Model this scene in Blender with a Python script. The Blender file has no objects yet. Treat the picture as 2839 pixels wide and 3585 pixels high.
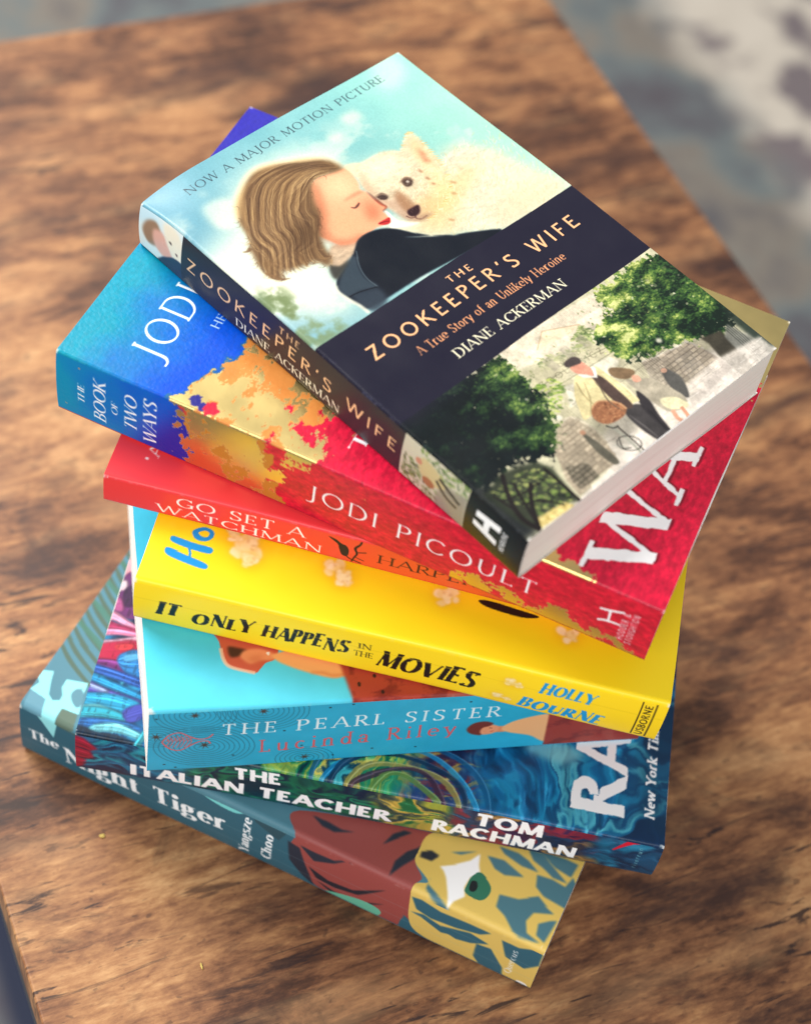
import bpy, math, random
import numpy as np
from mathutils import Matrix, Vector

# ------------------------------------------------------------------ camera, light, exposure
scene = bpy.context.scene
COL = scene.collection
MM = 0.001
cam_data = bpy.data.cameras.new('camera')
cam = bpy.data.objects.new('camera', cam_data)
COL.objects.link(cam)
scene.camera = cam
cam.location = (-51.817*MM, -382.770*MM, 618.901*MM)
cam.rotation_mode = 'XYZ'
cam.rotation_euler = (0.67586, -0.12320, -0.00000)
cam_data.sensor_fit = 'HORIZONTAL'
cam_data.sensor_width = 36.0
cam_data.lens = 80.215
cam_data.clip_start = 0.02
cam_data.clip_end = 50.0
cam_data.dof.use_dof = True
cam_data.dof.focus_distance = 0.635
cam_data.dof.aperture_fstop = 7.4
cam_data.dof.aperture_blades = 0

world = bpy.data.worlds.new('World')
scene.world = world
world.use_nodes = True
wbg = world.node_tree.nodes['Background']
wbg.inputs[0].default_value = (0.92, 0.96, 1.0, 1)
wbg.inputs[1].default_value = 0.42

def area_lamp(name, loc, target, size, power, colour):
    d = bpy.data.lights.new(name, 'AREA')
    d.shape = 'RECTANGLE'; d.size, d.size_y = size
    d.energy = power; d.color = colour
    o = bpy.data.objects.new(name, d); COL.objects.link(o)
    o.location = loc
    o.rotation_euler = (Vector(target) - Vector(loc)).to_track_quat('-Z', 'Y').to_euler()
    return o
area_lamp('window_light', (-0.95, 0.95, 1.25), (0.0, 0.05, 0.08), (1.0, 1.0), 50.0, (1.0, 0.97, 0.93))
area_lamp('front_light', (-0.5, -1.5, 1.1), (0.0, 0.0, 0.1), (1.4, 1.0), 29.0, (1.0, 0.98, 0.95))

scene.view_settings.view_transform = 'Standard'
scene.view_settings.look = 'None'
scene.view_settings.exposure = 0.0
scene.view_settings.gamma = 1.0
scene.view_settings.use_curve_mapping = False
scene.cycles.use_denoising = True
scene.cycles.max_bounces = 6

# ------------------------------------------------------------------ print toolkit: paints each cover's printed picture, in mm
def gblur(a, s):
    """three box passes ~ gaussian of sigma s pixels"""
    if s < 0.5: return a
    r = max(1, int(round(math.sqrt(s*s+.25)-.5)))
    for _ in range(1 if s < 1.0 else 2 if s < 1.3 else 3):
        for ax in (0, 1):
            n = a.shape[ax]
            pad = [(0, 0)]*a.ndim; pad[ax] = (r+1, r)
            c = np.cumsum(np.pad(a, pad, mode='edge'), axis=ax)
            hi = np.take(c, np.arange(2*r+1, 2*r+1+n), axis=ax); lo = np.take(c, np.arange(0, n), axis=ax)
            a = (hi-lo)/(2*r+1)
    return a

def vnoise(h, w, cell_y, cell_x, seed):
    rs = np.random.RandomState(seed)
    gh, gw = int(h/cell_y)+3, int(w/cell_x)+3
    g = rs.rand(gh, gw)
    y = np.arange(h)/cell_y; x = np.arange(w)/cell_x
    iy = y.astype(int); ix = x.astype(int)
    fy = y-iy; fx = x-ix
    fy = fy*fy*(3-2*fy); fx = fx*fx*(3-2*fx)
    a = g[iy][:, ix]; b = g[iy][:, ix+1]; c = g[iy+1][:, ix]; d = g[iy+1][:, ix+1]
    fx = fx[None, :]; fy = fy[:, None]
    return (a*(1-fx)+b*fx)*(1-fy) + (c*(1-fx)+d*fx)*fy

def fbm(h, w, cy, cx, seed, octv=5, gain=0.55):
    t = np.zeros((h, w)); amp = 1.0; tot = 0
    for k in range(octv):
        t += amp*vnoise(h, w, max(cy, 1.0), max(cx, 1.0), seed+31*k); tot += amp
        amp *= gain; cy /= 2; cx /= 2
        if cy < 1 and cx < 1: break
    return t/tot

def sstep(a, b, x):
    t = np.clip((x-a)/(b-a), 0, 1); return t*t*(3-2*t)

def curve(pts, closed=True, n=7):
    """smooth catmull-rom line through pts"""
    p = np.array(pts, float); m = len(p); out = []
    rng = range(m) if closed else range(m-1)
    for i in rng:
        if closed: a, b, c, d = p[(i-1) % m], p[i], p[(i+1) % m], p[(i+2) % m]
        else: a, b, c, d = p[max(i-1, 0)], p[i], p[i+1], p[min(i+2, m-1)]
        for k in range(n):
            t = k/n
            out.append(0.5*((2*b)+(c-a)*t+(2*a-5*b+4*c-d)*t*t+(3*b-a-3*c+d)*t**3))
    if not closed: out.append(p[-1])
    return np.array(out)

def ribbon(pts, w):
    """polygon of a line of varying width w (one width, or one per point)"""
    p = np.array(pts, float); n = len(p)
    w = np.full(n, w, float) if np.isscalar(w) else np.interp(np.linspace(0, 1, n), np.linspace(0, 1, len(w)), w)
    d = np.gradient(p, axis=0) if n > 2 else np.array([p[1]-p[0]]*2)
    d /= np.maximum(np.linalg.norm(d, axis=1), 1e-9)[:, None]
    nrm = np.stack([-d[:, 1], d[:, 0]], 1)*w[:, None]*0.5
    return np.concatenate([p+nrm, (p-nrm)[::-1]])

def disc(x, y, rx, ry=None, rot=0, n=24):
    ry = rx if ry is None else ry
    a = np.linspace(0, 2*np.pi, n, endpoint=False); c, s = math.cos(rot), math.sin(rot)
    X, Y = rx*np.cos(a), ry*np.sin(a)
    return np.stack([x+X*c-Y*s, y+X*s+Y*c], 1)

class Canvas:
    SS = 3
    def __init__(s, wmm, hmm, ppm, colour):
        s.w, s.h, s.ppm = wmm, hmm, ppm
        s.nx, s.ny = int(round(wmm*ppm))+1, int(round(hmm*ppm))+1
        s.sx, s.sy = (s.nx-1)/wmm, (s.ny-1)/hmm
        s.rgb = np.empty((s.ny, s.nx, 3)); s.rgb[:] = np.array(colour)/255.
        s.foil = np.zeros((s.ny, s.nx))
        s.X, s.Y = np.meshgrid(np.arange(s.nx)/s.sx, np.arange(s.ny)/s.sy)
    def noise(s, cy, cx, seed, octv=5, gain=0.55):
        return fbm(s.ny, s.nx, cy*s.sy, cx*s.sx, seed, octv, gain)
    def grad4(s, tl, tr, bl, br):
        u = (s.X/s.w)[..., None]; v = (s.Y/s.h)[..., None]; q = lambda c: np.array(c)/255.
        s.rgb[:] = (q(tl)*(1-u)+q(tr)*u)*(1-v) + (q(bl)*(1-u)+q(br)*u)*v
    def cover(s, polys, blur=0.0):
        """antialiased coverage of a list of polygons (nonzero winding): (slice, mask)"""
        S = s.SS; pad = int(blur*s.sx*3)+2
        allp = np.concatenate(polys)
        x0 = max(0, int(allp[:, 0].min()*s.sx)-pad); x1 = min(s.nx, int(allp[:, 0].max()*s.sx)+pad+2)
        y0 = max(0, int(allp[:, 1].min()*s.sy)-pad); y1 = min(s.ny, int(allp[:, 1].max()*s.sy)+pad+2)
        if x1 <= x0 or y1 <= y0: return None
        W, H = (x1-x0)*S, (y1-y0)*S
        acc = np.zeros((H, W+1), np.int16)
        for p in polys:
            P = np.empty_like(p, dtype=float)
            P[:, 0] = (p[:, 0]*s.sx+0.5-x0)*S; P[:, 1] = (p[:, 1]*s.sy+0.5-y0)*S
            Q = np.roll(P, -1, axis=0)
            for (ax, ay), (bx, by) in zip(P, Q):
                if ay == by: continue
                d = 1
                if ay > by: ax, ay, bx, by, d = bx, by, ax, ay, -1
                r0 = max(0, math.ceil(ay-0.5)); r1 = min(H-1, math.ceil(by-0.5)-1)
                if r1 < r0: continue
                r = np.arange(r0, r1+1)
                c = np.clip(np.ceil(ax+(r+0.5-ay)*(bx-ax)/(by-ay)-0.5), 0, W).astype(int)
                acc[r, c] += d
        m = (np.cumsum(acc[:, :W], axis=1) != 0).astype(float)
        m = m.reshape(y1-y0, S, x1-x0, S).mean(axis=(1, 3))
        if blur: m = gblur(m, blur*s.sx)
        return (slice(y0, y1), slice(x0, x1)), m
    def put(s, sl, m, col, a=1.0, foil=None):
        m = m*a
        c = np.array(col, float)
        c = (c[sl] if c.ndim == 3 else c/255.)
        s.rgb[sl] = s.rgb[sl]*(1-m[..., None]) + c*m[..., None]
        if foil is not None: s.foil[sl] = s.foil[sl]*(1-m)+foil*m
        elif s.foil.any(): s.foil[sl] *= (1-m)
    def fill(s, poly, col, a=1.0, blur=0.0, tex=None, many=False):
        r = s.cover([np.array(q, float) for q in poly] if many else [np.array(poly, float)], blur)
        if r is None: return
        sl, m = r
        if tex is not None: m = m*tex[sl]
        s.put(sl, m, col, a)
    def blob(s, pts, col, a=1.0, blur=0.0, tex=None):
        s.fill(curve(pts), col, a, blur, tex)
    def line(s, pts, w, col, a=1.0, smooth=True, blur=0.0):
        p = curve(pts, False) if smooth and len(pts) > 2 else np.array(pts, float)
        s.fill(ribbon(p, w), col, a, blur)
    def mask(s, m, col, a=1.0, foil=None):
        s.put((slice(None), slice(None)), m, col, a, foil)
    def dabs(s, poly, n, size, cols, seed, ang=0.6, spread=0.6, a=0.9, weight=None):
        """leaf or brush dabs scattered inside a polygon"""
        rs = random.Random(seed); p = np.array(poly, float)
        r = s.cover([p])
        if r is None: return
        sl, m = r
        ys, xs = np.nonzero(m > 0.5)
        if not len(ys): return
        for _ in range(n):
            k = rs.randrange(len(ys)); x = (xs[k]+sl[1].start)/s.sx; y = (ys[k]+sl[0].start)/s.sy
            c = cols[min(len(cols)-1, int(rs.random()*len(cols)))] if weight is None else weight(x, y, rs)
            L = size*rs.uniform(0.5, 1.3)
            s.fill(disc(x, y, L, L*rs.uniform(0.3, 0.6), ang+rs.uniform(-spread, spread), 8), c, a*rs.uniform(0.5, 1))
    def marble(s, pal, cy, cx, seed, warp=9.0, streak=.35, region=None):
        """wet paint dragged into folds: a palette read through a warped noise"""
        a = s.noise(cy*2.2, cx*2.2, seed, 4); b = s.noise(cy*2.2, cx*2.2, seed+3, 4)
        iy = np.clip(np.arange(s.ny)[:, None]+(a-.5)*warp*2.6*s.sy, 0, s.ny-1).astype(int); ix = np.clip(np.arange(s.nx)[None]+(b-.5)*warp*2.6*s.sx, 0, s.nx-1).astype(int)
        n = s.noise(cy, cx, seed+7, 4, .5)[iy, ix]; st = s.noise(cy*.18, cx*.9, seed+9, 3)[iy, ix]
        R = np.array(pal)/255.; t = np.clip((n-.5)*1.9+.5, 0, 1)*(len(pal)-1.001); k = t.astype(int); f = (t-k)[..., None]; f = f*f*(3-2*f)
        c = (R[k]*(1-f)+R[k+1]*f)*(1-streak/2+streak*st*1.1)[..., None] + (np.clip(st-.62, 0, 1)*streak*1.2)[..., None]
        m = np.ones((s.ny, s.nx)) if region is None else region
        s.rgb[:] = s.rgb*(1-m[..., None]) + np.clip(c, 0, 1)*m[..., None]
    def foliage(s, poly, ramp_, cell, seed, rag=1.3, soft=2.2, bias=None):
        """a leafy mass with a ragged outline; ramp_ = colours dark to light"""
        r = s.cover([np.array(poly, float)], soft)
        if r is None: return
        sl, m = r
        n = s.noise(cell, cell*1.5, seed, 6, .62); n2 = s.noise(.55, .7, seed+5, 2)
        m = sstep(.40, .58, m+(s.noise(1.5, 1.5, seed+9, 4, .65)[sl]-.5)*rag)
        t = ((n-.5)*2.1+.44+(n2-.5)*.6)[sl]
        if bias is not None: t = t+bias[sl]
        t = np.clip(t, 0, 1)*(len(ramp_)-1.001); k = t.astype(int); f = (t-k)[..., None]
        R = np.array(ramp_)/255.
        s.rgb[sl] = s.rgb[sl]*(1-m[..., None]) + (R[k]*(1-f)+R[k+1]*f)*m[..., None]
    def text(s, t, p0, p1, h, style, col, a=1.0, foil=None):
        st = dict(STYLES[style]); polys, adv = layout(t, st)
        p0 = np.array(p0, float); p1 = np.array(p1, float)
        L = np.linalg.norm(p1-p0); ex = (p1-p0)/L; up = np.array([ex[1], -ex[0]])
        k = L/adv
        P = [p0 + (q[:, :1]*k + q[:, 1:]*st.get('slant', 0)*h)*ex + q[:, 1:]*h*up for q in polys]
        r = s.cover(P)
        if r: s.put(r[0], r[1], col, a, foil)

# ------------------------------------------------------------------ letters drawn as pen strokes
# L x0 y0 x1 y1 [flags]   A cx cy rx ry a0 a1   C x y x y ...    flags: t thin, T thick, s/e foot or head serif at start/end, v/w upright serif at start/end
G = {
'A': (.74, 'L .02 0 .37 1 ts;L .37 1 .72 0 Te;L .14 .34 .6 .34 t'),
'B': (.6, 'L .09 0 .09 1 Tse;L .09 1 .3 1 t;A .3 .76 .22 .24 90 -90;L .09 .52 .32 .52 t;A .32 .26 .25 .26 90 -90;L .32 0 .09 0 t'),
'C': (.72, 'A .41 .5 .38 .5 42 318;L .69 .72 .69 .98 tx;L .69 .28 .69 .03 tx'),
'D': (.74, 'L .09 0 .09 1 Tse;L .09 1 .3 1 t;A .3 .5 .4 .5 90 -90;L .3 0 .09 0 t'),
'E': (.54, 'L .09 0 .09 1 Tse;L .09 1 .48 1 tw;L .09 .52 .4 .52 tw;L .09 0 .51 0 tw'),
'F': (.5, 'L .09 0 .09 1 Tse;L .09 1 .47 1 tw;L .09 .5 .38 .5 tw'),
'G': (.76, 'A .41 .5 .38 .5 42 318;L .69 .06 .69 .42 Te;L .48 .42 .69 .42 ty;L .67 .74 .67 .98 tx'),
'H': (.76, 'L .1 0 .1 1 Tse;L .66 0 .66 1 Tse;L .1 .52 .66 .52 t'),
'I': (.2, 'L .1 0 .1 1 Tse'),
'J': (.34, 'L .22 1 .22 .12 Ts;C .22 .12 .2 -.08 .1 -.2 -.06 -.24'),
'K': (.66, 'L .09 0 .09 1 Tse;L .57 1 .1 .42 ts;L .25 .58 .62 0 Te'),
'L': (.5, 'L .09 0 .09 1 Tse;L .09 0 .48 0 tw'),
'M': (.9, 'L .08 0 .12 1 tse;L .12 1 .45 .06 T;L .45 .06 .78 1 t;L .78 1 .82 0 Tse'),
'N': (.78, 'L .1 0 .1 1 tse;L .1 1 .67 0 T;L .67 0 .67 1 te'),
'O': (.86, 'A .43 .5 .4 .5 0 360'),
'P': (.56, 'L .09 0 .09 1 Tse;L .09 1 .28 1 t;A .28 .74 .24 .26 90 -90;L .28 .48 .09 .48 t'),
'Q': (.86, 'A .43 .5 .4 .5 0 360;L .45 .16 .84 -.12 T'),
'R': (.62, 'L .09 0 .09 1 Tse;L .09 1 .28 1 t;A .28 .75 .23 .25 90 -90;L .28 .5 .09 .5 t;L .27 .5 .6 0 Te'),
'S': (.56, 'C .47 .84 .4 .95 .27 1 .14 .94 .08 .78 .14 .63 .3 .51 .45 .37 .49 .22 .42 .07 .27 0 .13 .04 .06 .17;L .48 .76 .48 .97 tx;L .06 .04 .06 .25 tx'),
'T': (.64, 'L .32 0 .32 1 Ts;L .03 1 .61 1 tvw'),
'U': (.72, 'L .1 1 .1 .34 Ts;A .36 .34 .26 .34 180 360;L .62 .34 .62 1 te'),
'V': (.72, 'L .02 1 .36 0 Ts;L .36 0 .7 1 te'),
'W': (1.04, 'L .02 1 .29 0 Ts;L .29 0 .52 1 t;L .52 1 .77 0 T;L .77 0 1.02 1 te'),
'Y': (.68, 'L .02 1 .34 .45 Ts;L .66 1 .34 .45 ts;L .34 .45 .34 0 Te'),
'Z': (.64, 'L .06 1 .57 1 tv;L .57 1 .06 0 T;L .06 0 .59 0 tw'),
'&': (.76, 'C .72 .42 .6 .14 .4 0 .18 0 .06 .18 .1 .38 .3 .54 .46 .7 .44 .9 .31 1 .18 .9 .2 .7 .4 .38 .7 0'),
"'": (.2, 'L .12 1.02 .07 .76 T'),
'a': (.5, 'C .1 .5 .16 .63 .27 .65 .38 .58 .4 .44;L .4 .44 .4 0 Te;A .22 .19 .18 .19 0 360'),
'c': (.5, 'A .28 .33 .25 .33 48 312'),
'd': (.56, 'L .46 0 .46 1 Tse;A .26 .33 .22 .33 0 360'),
'e': (.54, 'A .28 .33 .25 .33 0 315;L .04 .35 .52 .35 t'),
'f': (.34, 'L .17 0 .17 .78 Ts;C .17 .78 .2 .94 .28 1 .38 .96;L .03 .63 .33 .63 t'),
'g': (.52, 'A .23 .44 .19 .21 0 360;C .14 .26 .08 .14 .18 .06 .38 .03 .46 -.1 .34 -.25 .14 -.25 .05 -.13 .16 .02;L .36 .58 .5 .64 t'),
'h': (.58, 'L .1 0 .1 1 Tse;C .1 .46 .2 .62 .32 .65 .43 .56 .45 .42;L .45 .42 .45 0 Te'),
'i': (.22, 'L .11 0 .11 .64 Ts;L .05 .62 .11 .62 t;A .11 .88 .045 .045 0 360'),
'k': (.56, 'L .1 0 .1 1 Tse;L .46 .64 .12 .28 ts;L .22 .38 .5 0 Te'),
'l': (.22, 'L .11 0 .11 1 Ts;L .04 .98 .11 .98 t'),
'm': (.88, 'L .1 0 .1 .64 Ts;C .1 .44 .18 .6 .29 .65 .39 .57 .41 .42;L .41 .42 .41 0 Ts;C .41 .44 .5 .6 .61 .65 .72 .57 .74 .42;L .74 .42 .74 0 Te'),
'n': (.58, 'L .1 0 .1 .64 Ts;C .1 .46 .2 .62 .32 .65 .43 .56 .45 .42;L .45 .42 .45 0 Te'),
'o': (.56, 'A .28 .33 .25 .33 0 360'),
'r': (.42, 'L .1 0 .1 .64 Ts;C .1 .42 .18 .58 .28 .65 .38 .6'),
's': (.42, 'C .35 .54 .28 .64 .18 .65 .08 .56 .1 .43 .22 .34 .34 .25 .35 .1 .24 .01 .12 .01 .05 .12'),
't': (.36, 'L .16 .84 .16 .14 T;C .16 .14 .18 .03 .25 0 .34 .06;L .03 .63 .32 .63 t'),
'u': (.58, 'L .1 .64 .1 .2 T;C .1 .2 .14 .05 .25 0 .36 .06 .45 .2;L .45 .64 .45 0 Te'),
'v': (.56, 'L .03 .64 .27 0 Ts;L .27 0 .52 .64 te'),
'w': (.78, 'L .03 .64 .22 0 Ts;L .22 0 .39 .64 t;L .39 .64 .57 0 T;L .57 0 .75 .64 te'),
'y': (.54, 'L .04 .64 .28 0 Ts;C .5 .64 .28 0 .18 -.22 .06 -.25'),
'z': (.48, 'L .05 .64 .42 .64 t;L .42 .64 .05 0 T;L .05 0 .44 0 t'),
' ': (.36, ''),
}
STYLES = {  # stem, hairline, serif reach, tracking
'serif':   dict(T=.115, t=.05, sf=.085, tr=.1),
'capsser': dict(T=.10, t=.05, sf=.07, tr=.14),
'roman':   dict(T=.085, t=.05, sf=.035, tr=.2),
'italic':  dict(T=.13, t=.045, sf=.07, tr=.06, slant=.22),
'fatser':  dict(T=.2, t=.06, sf=.08, tr=.1),
'wideser': dict(T=.11, t=.06, sf=.09, tr=.3),
'sans':    dict(T=.12, t=.12, sf=0, tr=.34),
'sansthin': dict(T=.1, t=.1, sf=0, tr=.3),
'bold':    dict(T=.24, t=.2, sf=0, tr=.12),
'bolditalic': dict(T=.2, t=.15, sf=.04, tr=.1, slant=.2),
'heavy':   dict(T=.34, t=.26, sf=0, tr=.1),
'cond':    dict(T=.17, t=.13, sf=0, tr=.14),
'brush':   dict(T=.27, t=.08, sf=.03, tr=.14, slant=.24, jit=.11, rough=.012),
'brushfat': dict(T=.25, t=.09, sf=.02, tr=.14, slant=.22, jit=.09, rough=.012),
'torn':    dict(T=.15, t=.07, sf=.1, tr=.1, rough=.010),
'rough':   dict(T=.2, t=.17, sf=0, tr=.14, jit=.02, rough=.010),
}
def layout(t, st):
    out = []; x = 0.0; rs = random.Random(len(t)*7+3)
    T, tn, sf = st['T'], st['t'], st['sf']
    jit = st.get('jit', 0)
    for ch in t:
        wd, prog = G[ch]
        dy = rs.uniform(-jit, jit); sc = 1+rs.uniform(-jit, jit)
        one = []
        def bar(px, py, half, vert=False, th=None):
            th = th or tn
            if vert: one.append(np.array([[px-th/2, py-half], [px+th/2, py-half], [px+th/2, py+half], [px-th/2, py+half]]))
            else: one.append(np.array([[px-half, py-th/2], [px+half, py-th/2], [px+half, py+th/2], [px-half, py+th/2]]))
        for cmd in filter(None, prog.split(';')):
            k = cmd.split()
            if k[0] == 'L':
                x0, y0, x1, y1 = map(float, k[1:5]); fl = k[5] if len(k) > 5 else ''
                if ('x' in fl or 'y' in fl) and sf < .06: 
                    if 'x' in fl or sf > 0: continue
                w = T if 'T' in fl else tn
                if 'x' in fl: w = tn*.8
                dx, dyy = x1-x0, y1-y0; L = math.hypot(dx, dyy)
                lo, hi = 0.0, 1.0
                ys0, ys1 = y0, y1
                # keep stroke ends inside the letter height
                def inset(y): return y-tn/2 if y > .97 else (y+tn/2 if y < .03 else y)
                if abs(dyy) < 1e-6:
                    y0 = y1 = inset(y0)
                    one.append(np.array([[x0-w*0, y0-w/2], [x1, y0-w/2], [x1, y0+w/2], [x0, y0+w/2]]))
                else:
                    # horizontally measured width so that ends are cut level
                    hw = w/2*L/abs(dyy); hw = min(hw, w*1.1)
                    one.append(np.array([[x0-hw, y0], [x0+hw, y0], [x1+hw, y1], [x1-hw, y1]]))
                if sf:
                    if 's' in fl: bar(x0, inset(y0), w/2+sf)
                    if 'e' in fl: bar(x1, inset(y1), w/2+sf)
                    if 'v' in fl: bar(x0+tn/2, y0+(-sf*.7 if y0 > .5 else sf*.7), sf*.9+tn/2, True)
                    if 'w' in fl: bar(x1-tn/2, y1+(-sf*.7 if y1 > .5 else sf*.7), sf*.9+tn/2, True)
            else:
                if k[0] == 'A':
                    cx, cy, rx, ry, a0, a1 = map(float, k[1:7])
                    n = max(8, int(abs(a1-a0)/12))
                    an = np.radians(np.linspace(a0, a1, n+1))
                    if rx < .06:
                        one.append(disc(cx, cy, T*.62, T*.62)); continue
                    rx_, ry_ = rx-T*.25, ry-tn/2
                    p = np.stack([cx+rx_*np.cos(an), cy+ry_*np.sin(an)], 1)
                else:
                    v = list(map(float, k[1:])); p = curve(list(zip(v[::2], v[1::2])), False, 5)
                    p[:, 1] = np.clip(p[:, 1], p[:, 1].min()+tn/2 if p[:, 1].min() < .03 else -9, p[:, 1].max()-tn/2 if p[:, 1].max() > .97 else 9)
                d = np.gradient(p, axis=0); d /= np.maximum(np.linalg.norm(d, axis=1), 1e-9)[:, None]
                ww = tn + (T*1.06-tn)*np.abs(d[:, 1])**1.5
                one.append(ribbon(p, ww) if len(p) > 2 else ribbon(p, T))
        for q in one:
            q = q.copy()
            if len(q) and np.sum(q[:, 0]*np.roll(q[:, 1], -1)-q[:, 1]*np.roll(q[:, 0], -1)) < 0: q = q[::-1]
            q[:, 1] = q[:, 1]*sc+dy
            if st.get('rough'):
                r2 = np.random.RandomState(len(out)); e = []
                for i in range(len(q)):
                    a, b = q[i], q[(i+1) % len(q)]
                    m = max(1, int(np.linalg.norm(b-a)/.06))
                    for j in range(m): e.append(a+(b-a)*j/m + r2.uniform(-1, 1, 2)*st['rough'])
                q = np.array(e)
            q[:, 0] += x; out.append(q)
        x += wd+st['tr']
    return out, x-st['tr']

# ------------------------------------------------------------------ printed pictures (mm: x from spine, y from head; on spines x from head, y from front edge)
def art_blue_sky_cover(W, H):
    c = Canvas(W, H, 4.6, (200, 225, 225)); rs = random.Random(5)
    c.grad4((140, 184, 198), (176, 222, 212), (170, 200, 204), (226, 236, 206))
    c.rgb[:] += ((c.noise(26, 26, 3, 4)-.5)*.10)[..., None]*np.array([1.2, .8, .6])
    cl = sstep(.52, .68, c.noise(16, 20, 11, 5))*sstep(6, 26, c.Y)
    c.mask(cl*.6, (226, 230, 220))
    c.blob(np.array([(114.4, -1.9), (122.1, 1), (119.7, 9), (111.7, 14), (106, 11.2), (107.6, 4.1)]), (226, 238, 228), .55, 2)
    for q in ([(83, 12.8), (89.4, 13.6), (88.8, 18.4), (82.5, 17.6)], [(71.7, 17.4), (76.7, 18.5), (75.9, 22.5), (71.4, 21)], [(12.7, 17.6), (20.2, 17.3), (24, 21.5), (17, 29.5), (10.8, 28.2)], [(13.9, 24.6), (17.8, 26.5), (14.1, 30.8)], [(16.6, 10.9), (18.6, 11.8), (17.3, 13.9)]):
        c.blob(np.array(q), (236, 234, 220), .65, 1.2)
    c.blob(np.array([(35.9, 13.5), (49.9, 13.7), (64.4, 21.8), (67.7, 31), (54.5, 48.2), (30.7, 65.9), (7.6, 60.9), (2.2, 48), (8.6, 32.8), (22.9, 20.3)]), (242, 240, 222), .8, 5)
    c.blob(np.array([(2.3, 33.1), (12.9, 39.6), (11.3, 50.7), (21.6, 60.5), (30.2, 66.4), (23.3, 77.5), (24.7, 87.2), (15.4, 82.2), (2, 71.6), (-0.3, 54.6), (-0.9, 43.8)]), (243, 241, 224), .9, 5)
    # garden behind the lower left
    g = sstep(.42, .66, c.noise(7, 7, 21, 4))
    c.fill(curve(np.array([(-0.5, 57.1), (6.8, 60.2), (9.3, 66.5), (7.6, 72.9), (2.9, 75.1), (-1.2, 75.2), (-3.2, 66.9)])), (128, 148, 112), .75, 1.6, g)
    c.fill(curve(np.array([(9.3, 58.8), (8.7, 67.5), (7.1, 75.3), (15.3, 84.1), (13.9, 88.6), (0.1, 88.7), (0.5, 74.6), (1.9, 61)])), (150, 162, 120), .7, 1.4, g)
    # pale cub: body, head, ear
    fur = 1-.16*c.noise(1.0, 2.2, 8, 4)
    cubc = lambda k: np.clip(np.array(k)/255.*fur[..., None], 0, 1)
    c.fill(curve(np.array([(53.4, 62.4), (63, 65.2), (73.3, 68.6), (87.1, 63.6), (94.9, 52), (105.8, 49), (115.1, 59.3), (117.9, 74.4), (121, 81.6), (122.8, 89.3), (104.6, 89.5), (88.7, 89.7), (79.2, 84.1), (63.5, 74.8), (57.8, 68)])), cubc((248, 240, 218)), 1, 2.4)
    c.blob(np.array([(107.6, 60.1), (113.5, 71), (119.1, 83.4), (107.3, 87), (103.1, 75.9)]), (246, 230, 208), .7, 4)
    c.blob(np.array([(66.1, 32.7), (70.8, 34), (71.8, 36), (67.7, 39.6), (65.5, 37.9)]), (238, 222, 196), 1, .6)
    c.fill(curve(np.array([(70.5, 35.1), (75.7, 35.1), (81.6, 35.3), (86.4, 37.3), (88.2, 39), (92.2, 36.1), (97, 33.7), (97.8, 38.3), (96.6, 45.7), (95, 52.8), (91.3, 60.4), (84.9, 66), (78.5, 68.5), (71.9, 69.9), (67.7, 68.1), (65.5, 65), (64.7, 59.7), (63.4, 54.1), (63.6, 47.8), (65.1, 42.3), (67.5, 37.5)])), cubc((244, 232, 206)), 1, .5)
    c.blob(np.array([(94.4, 37.7), (95.7, 39.6), (94.9, 45.9), (93.2, 52.3), (90.7, 57.1), (88.1, 55.1), (88.8, 49), (90.4, 43.4)]), (242, 224, 186), .6, 1.4)
    c.blob(np.array([(87.6, 54.8), (91.4, 59.5), (86, 68.7), (77.4, 70.4), (80.4, 64.4)]), (240, 220, 164), .5, 2.4)
    c.blob(np.array([(64.1, 51.9), (68.8, 55.5), (72.6, 54.7), (72, 60.7), (73.6, 62.9), (73.1, 67.1), (68.4, 68.1), (65.5, 65), (64.7, 59.7)]), (206, 180, 160), .75, 1.2)
    c.blob(np.array([(70.9, 53.3), (72.1, 55.2), (71.4, 61.2), (68.9, 63.9), (68.9, 59.3)]), (172, 138, 112), .65, .9)
    c.blob(np.array([(68.1, 39.9), (67.7, 44.3), (65.8, 49.4), (63.6, 50.1), (64.4, 44.6)]), (205, 182, 158), .7, .9)
    for q, k in (([(77.5, 50.8), (79.8, 50.7), (80.8, 52.6), (79, 54.1), (76.9, 53.4)], (92, 70, 62)), ([(64.9, 51.1), (67, 51.3), (68, 53.1), (66.7, 53.8), (65.1, 52.8)], (70, 52, 52)), ([(68.2, 63.4), (71.3, 62.9), (73.5, 62.8), (71.6, 65), (69.4, 65.7), (67.9, 64.8)], (92, 62, 70))):
        c.blob(np.array(q), k, .95, .25)
    c.blob(np.array([(78.8, 51.4), (80.1, 52), (79.2, 53.1), (78.1, 52.7)]), (170, 160, 150), .8, .2)
    c.line(np.array([(69.7, 65.4), (68.6, 66.9), (69.8, 68.3), (72.8, 68.3)]), .7, (110, 78, 80), .8)
    c.line(np.array([(68.7, 66.5), (67.1, 65.7), (66.5, 64)]), .6, (120, 86, 84), .7)
    for q in ([(93.7, 44), (93.5, 45.8)], [(91.6, 47.7), (93.1, 49.3)], [(86.3, 49.9), (86.8, 51.8)], [(85.8, 54.3), (86.3, 56.1)], [(85.4, 57.8), (86.2, 58.9)], [(91.1, 61.3), (92.4, 63.1)], [(87.5, 65.6), (88.6, 66.9)], [(77.4, 74.2), (78.6, 76)]):
        c.line(np.array(q), 1.1, (176, 132, 104), .6, blur=.4)
    c.blob(np.array([(87.1, 63.6), (97.6, 59), (105, 61.3), (92.9, 68.1), (79.7, 73.5), (69.7, 73.5), (68.6, 69.6)]), (228, 204, 150), .5, 2.6)
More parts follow.
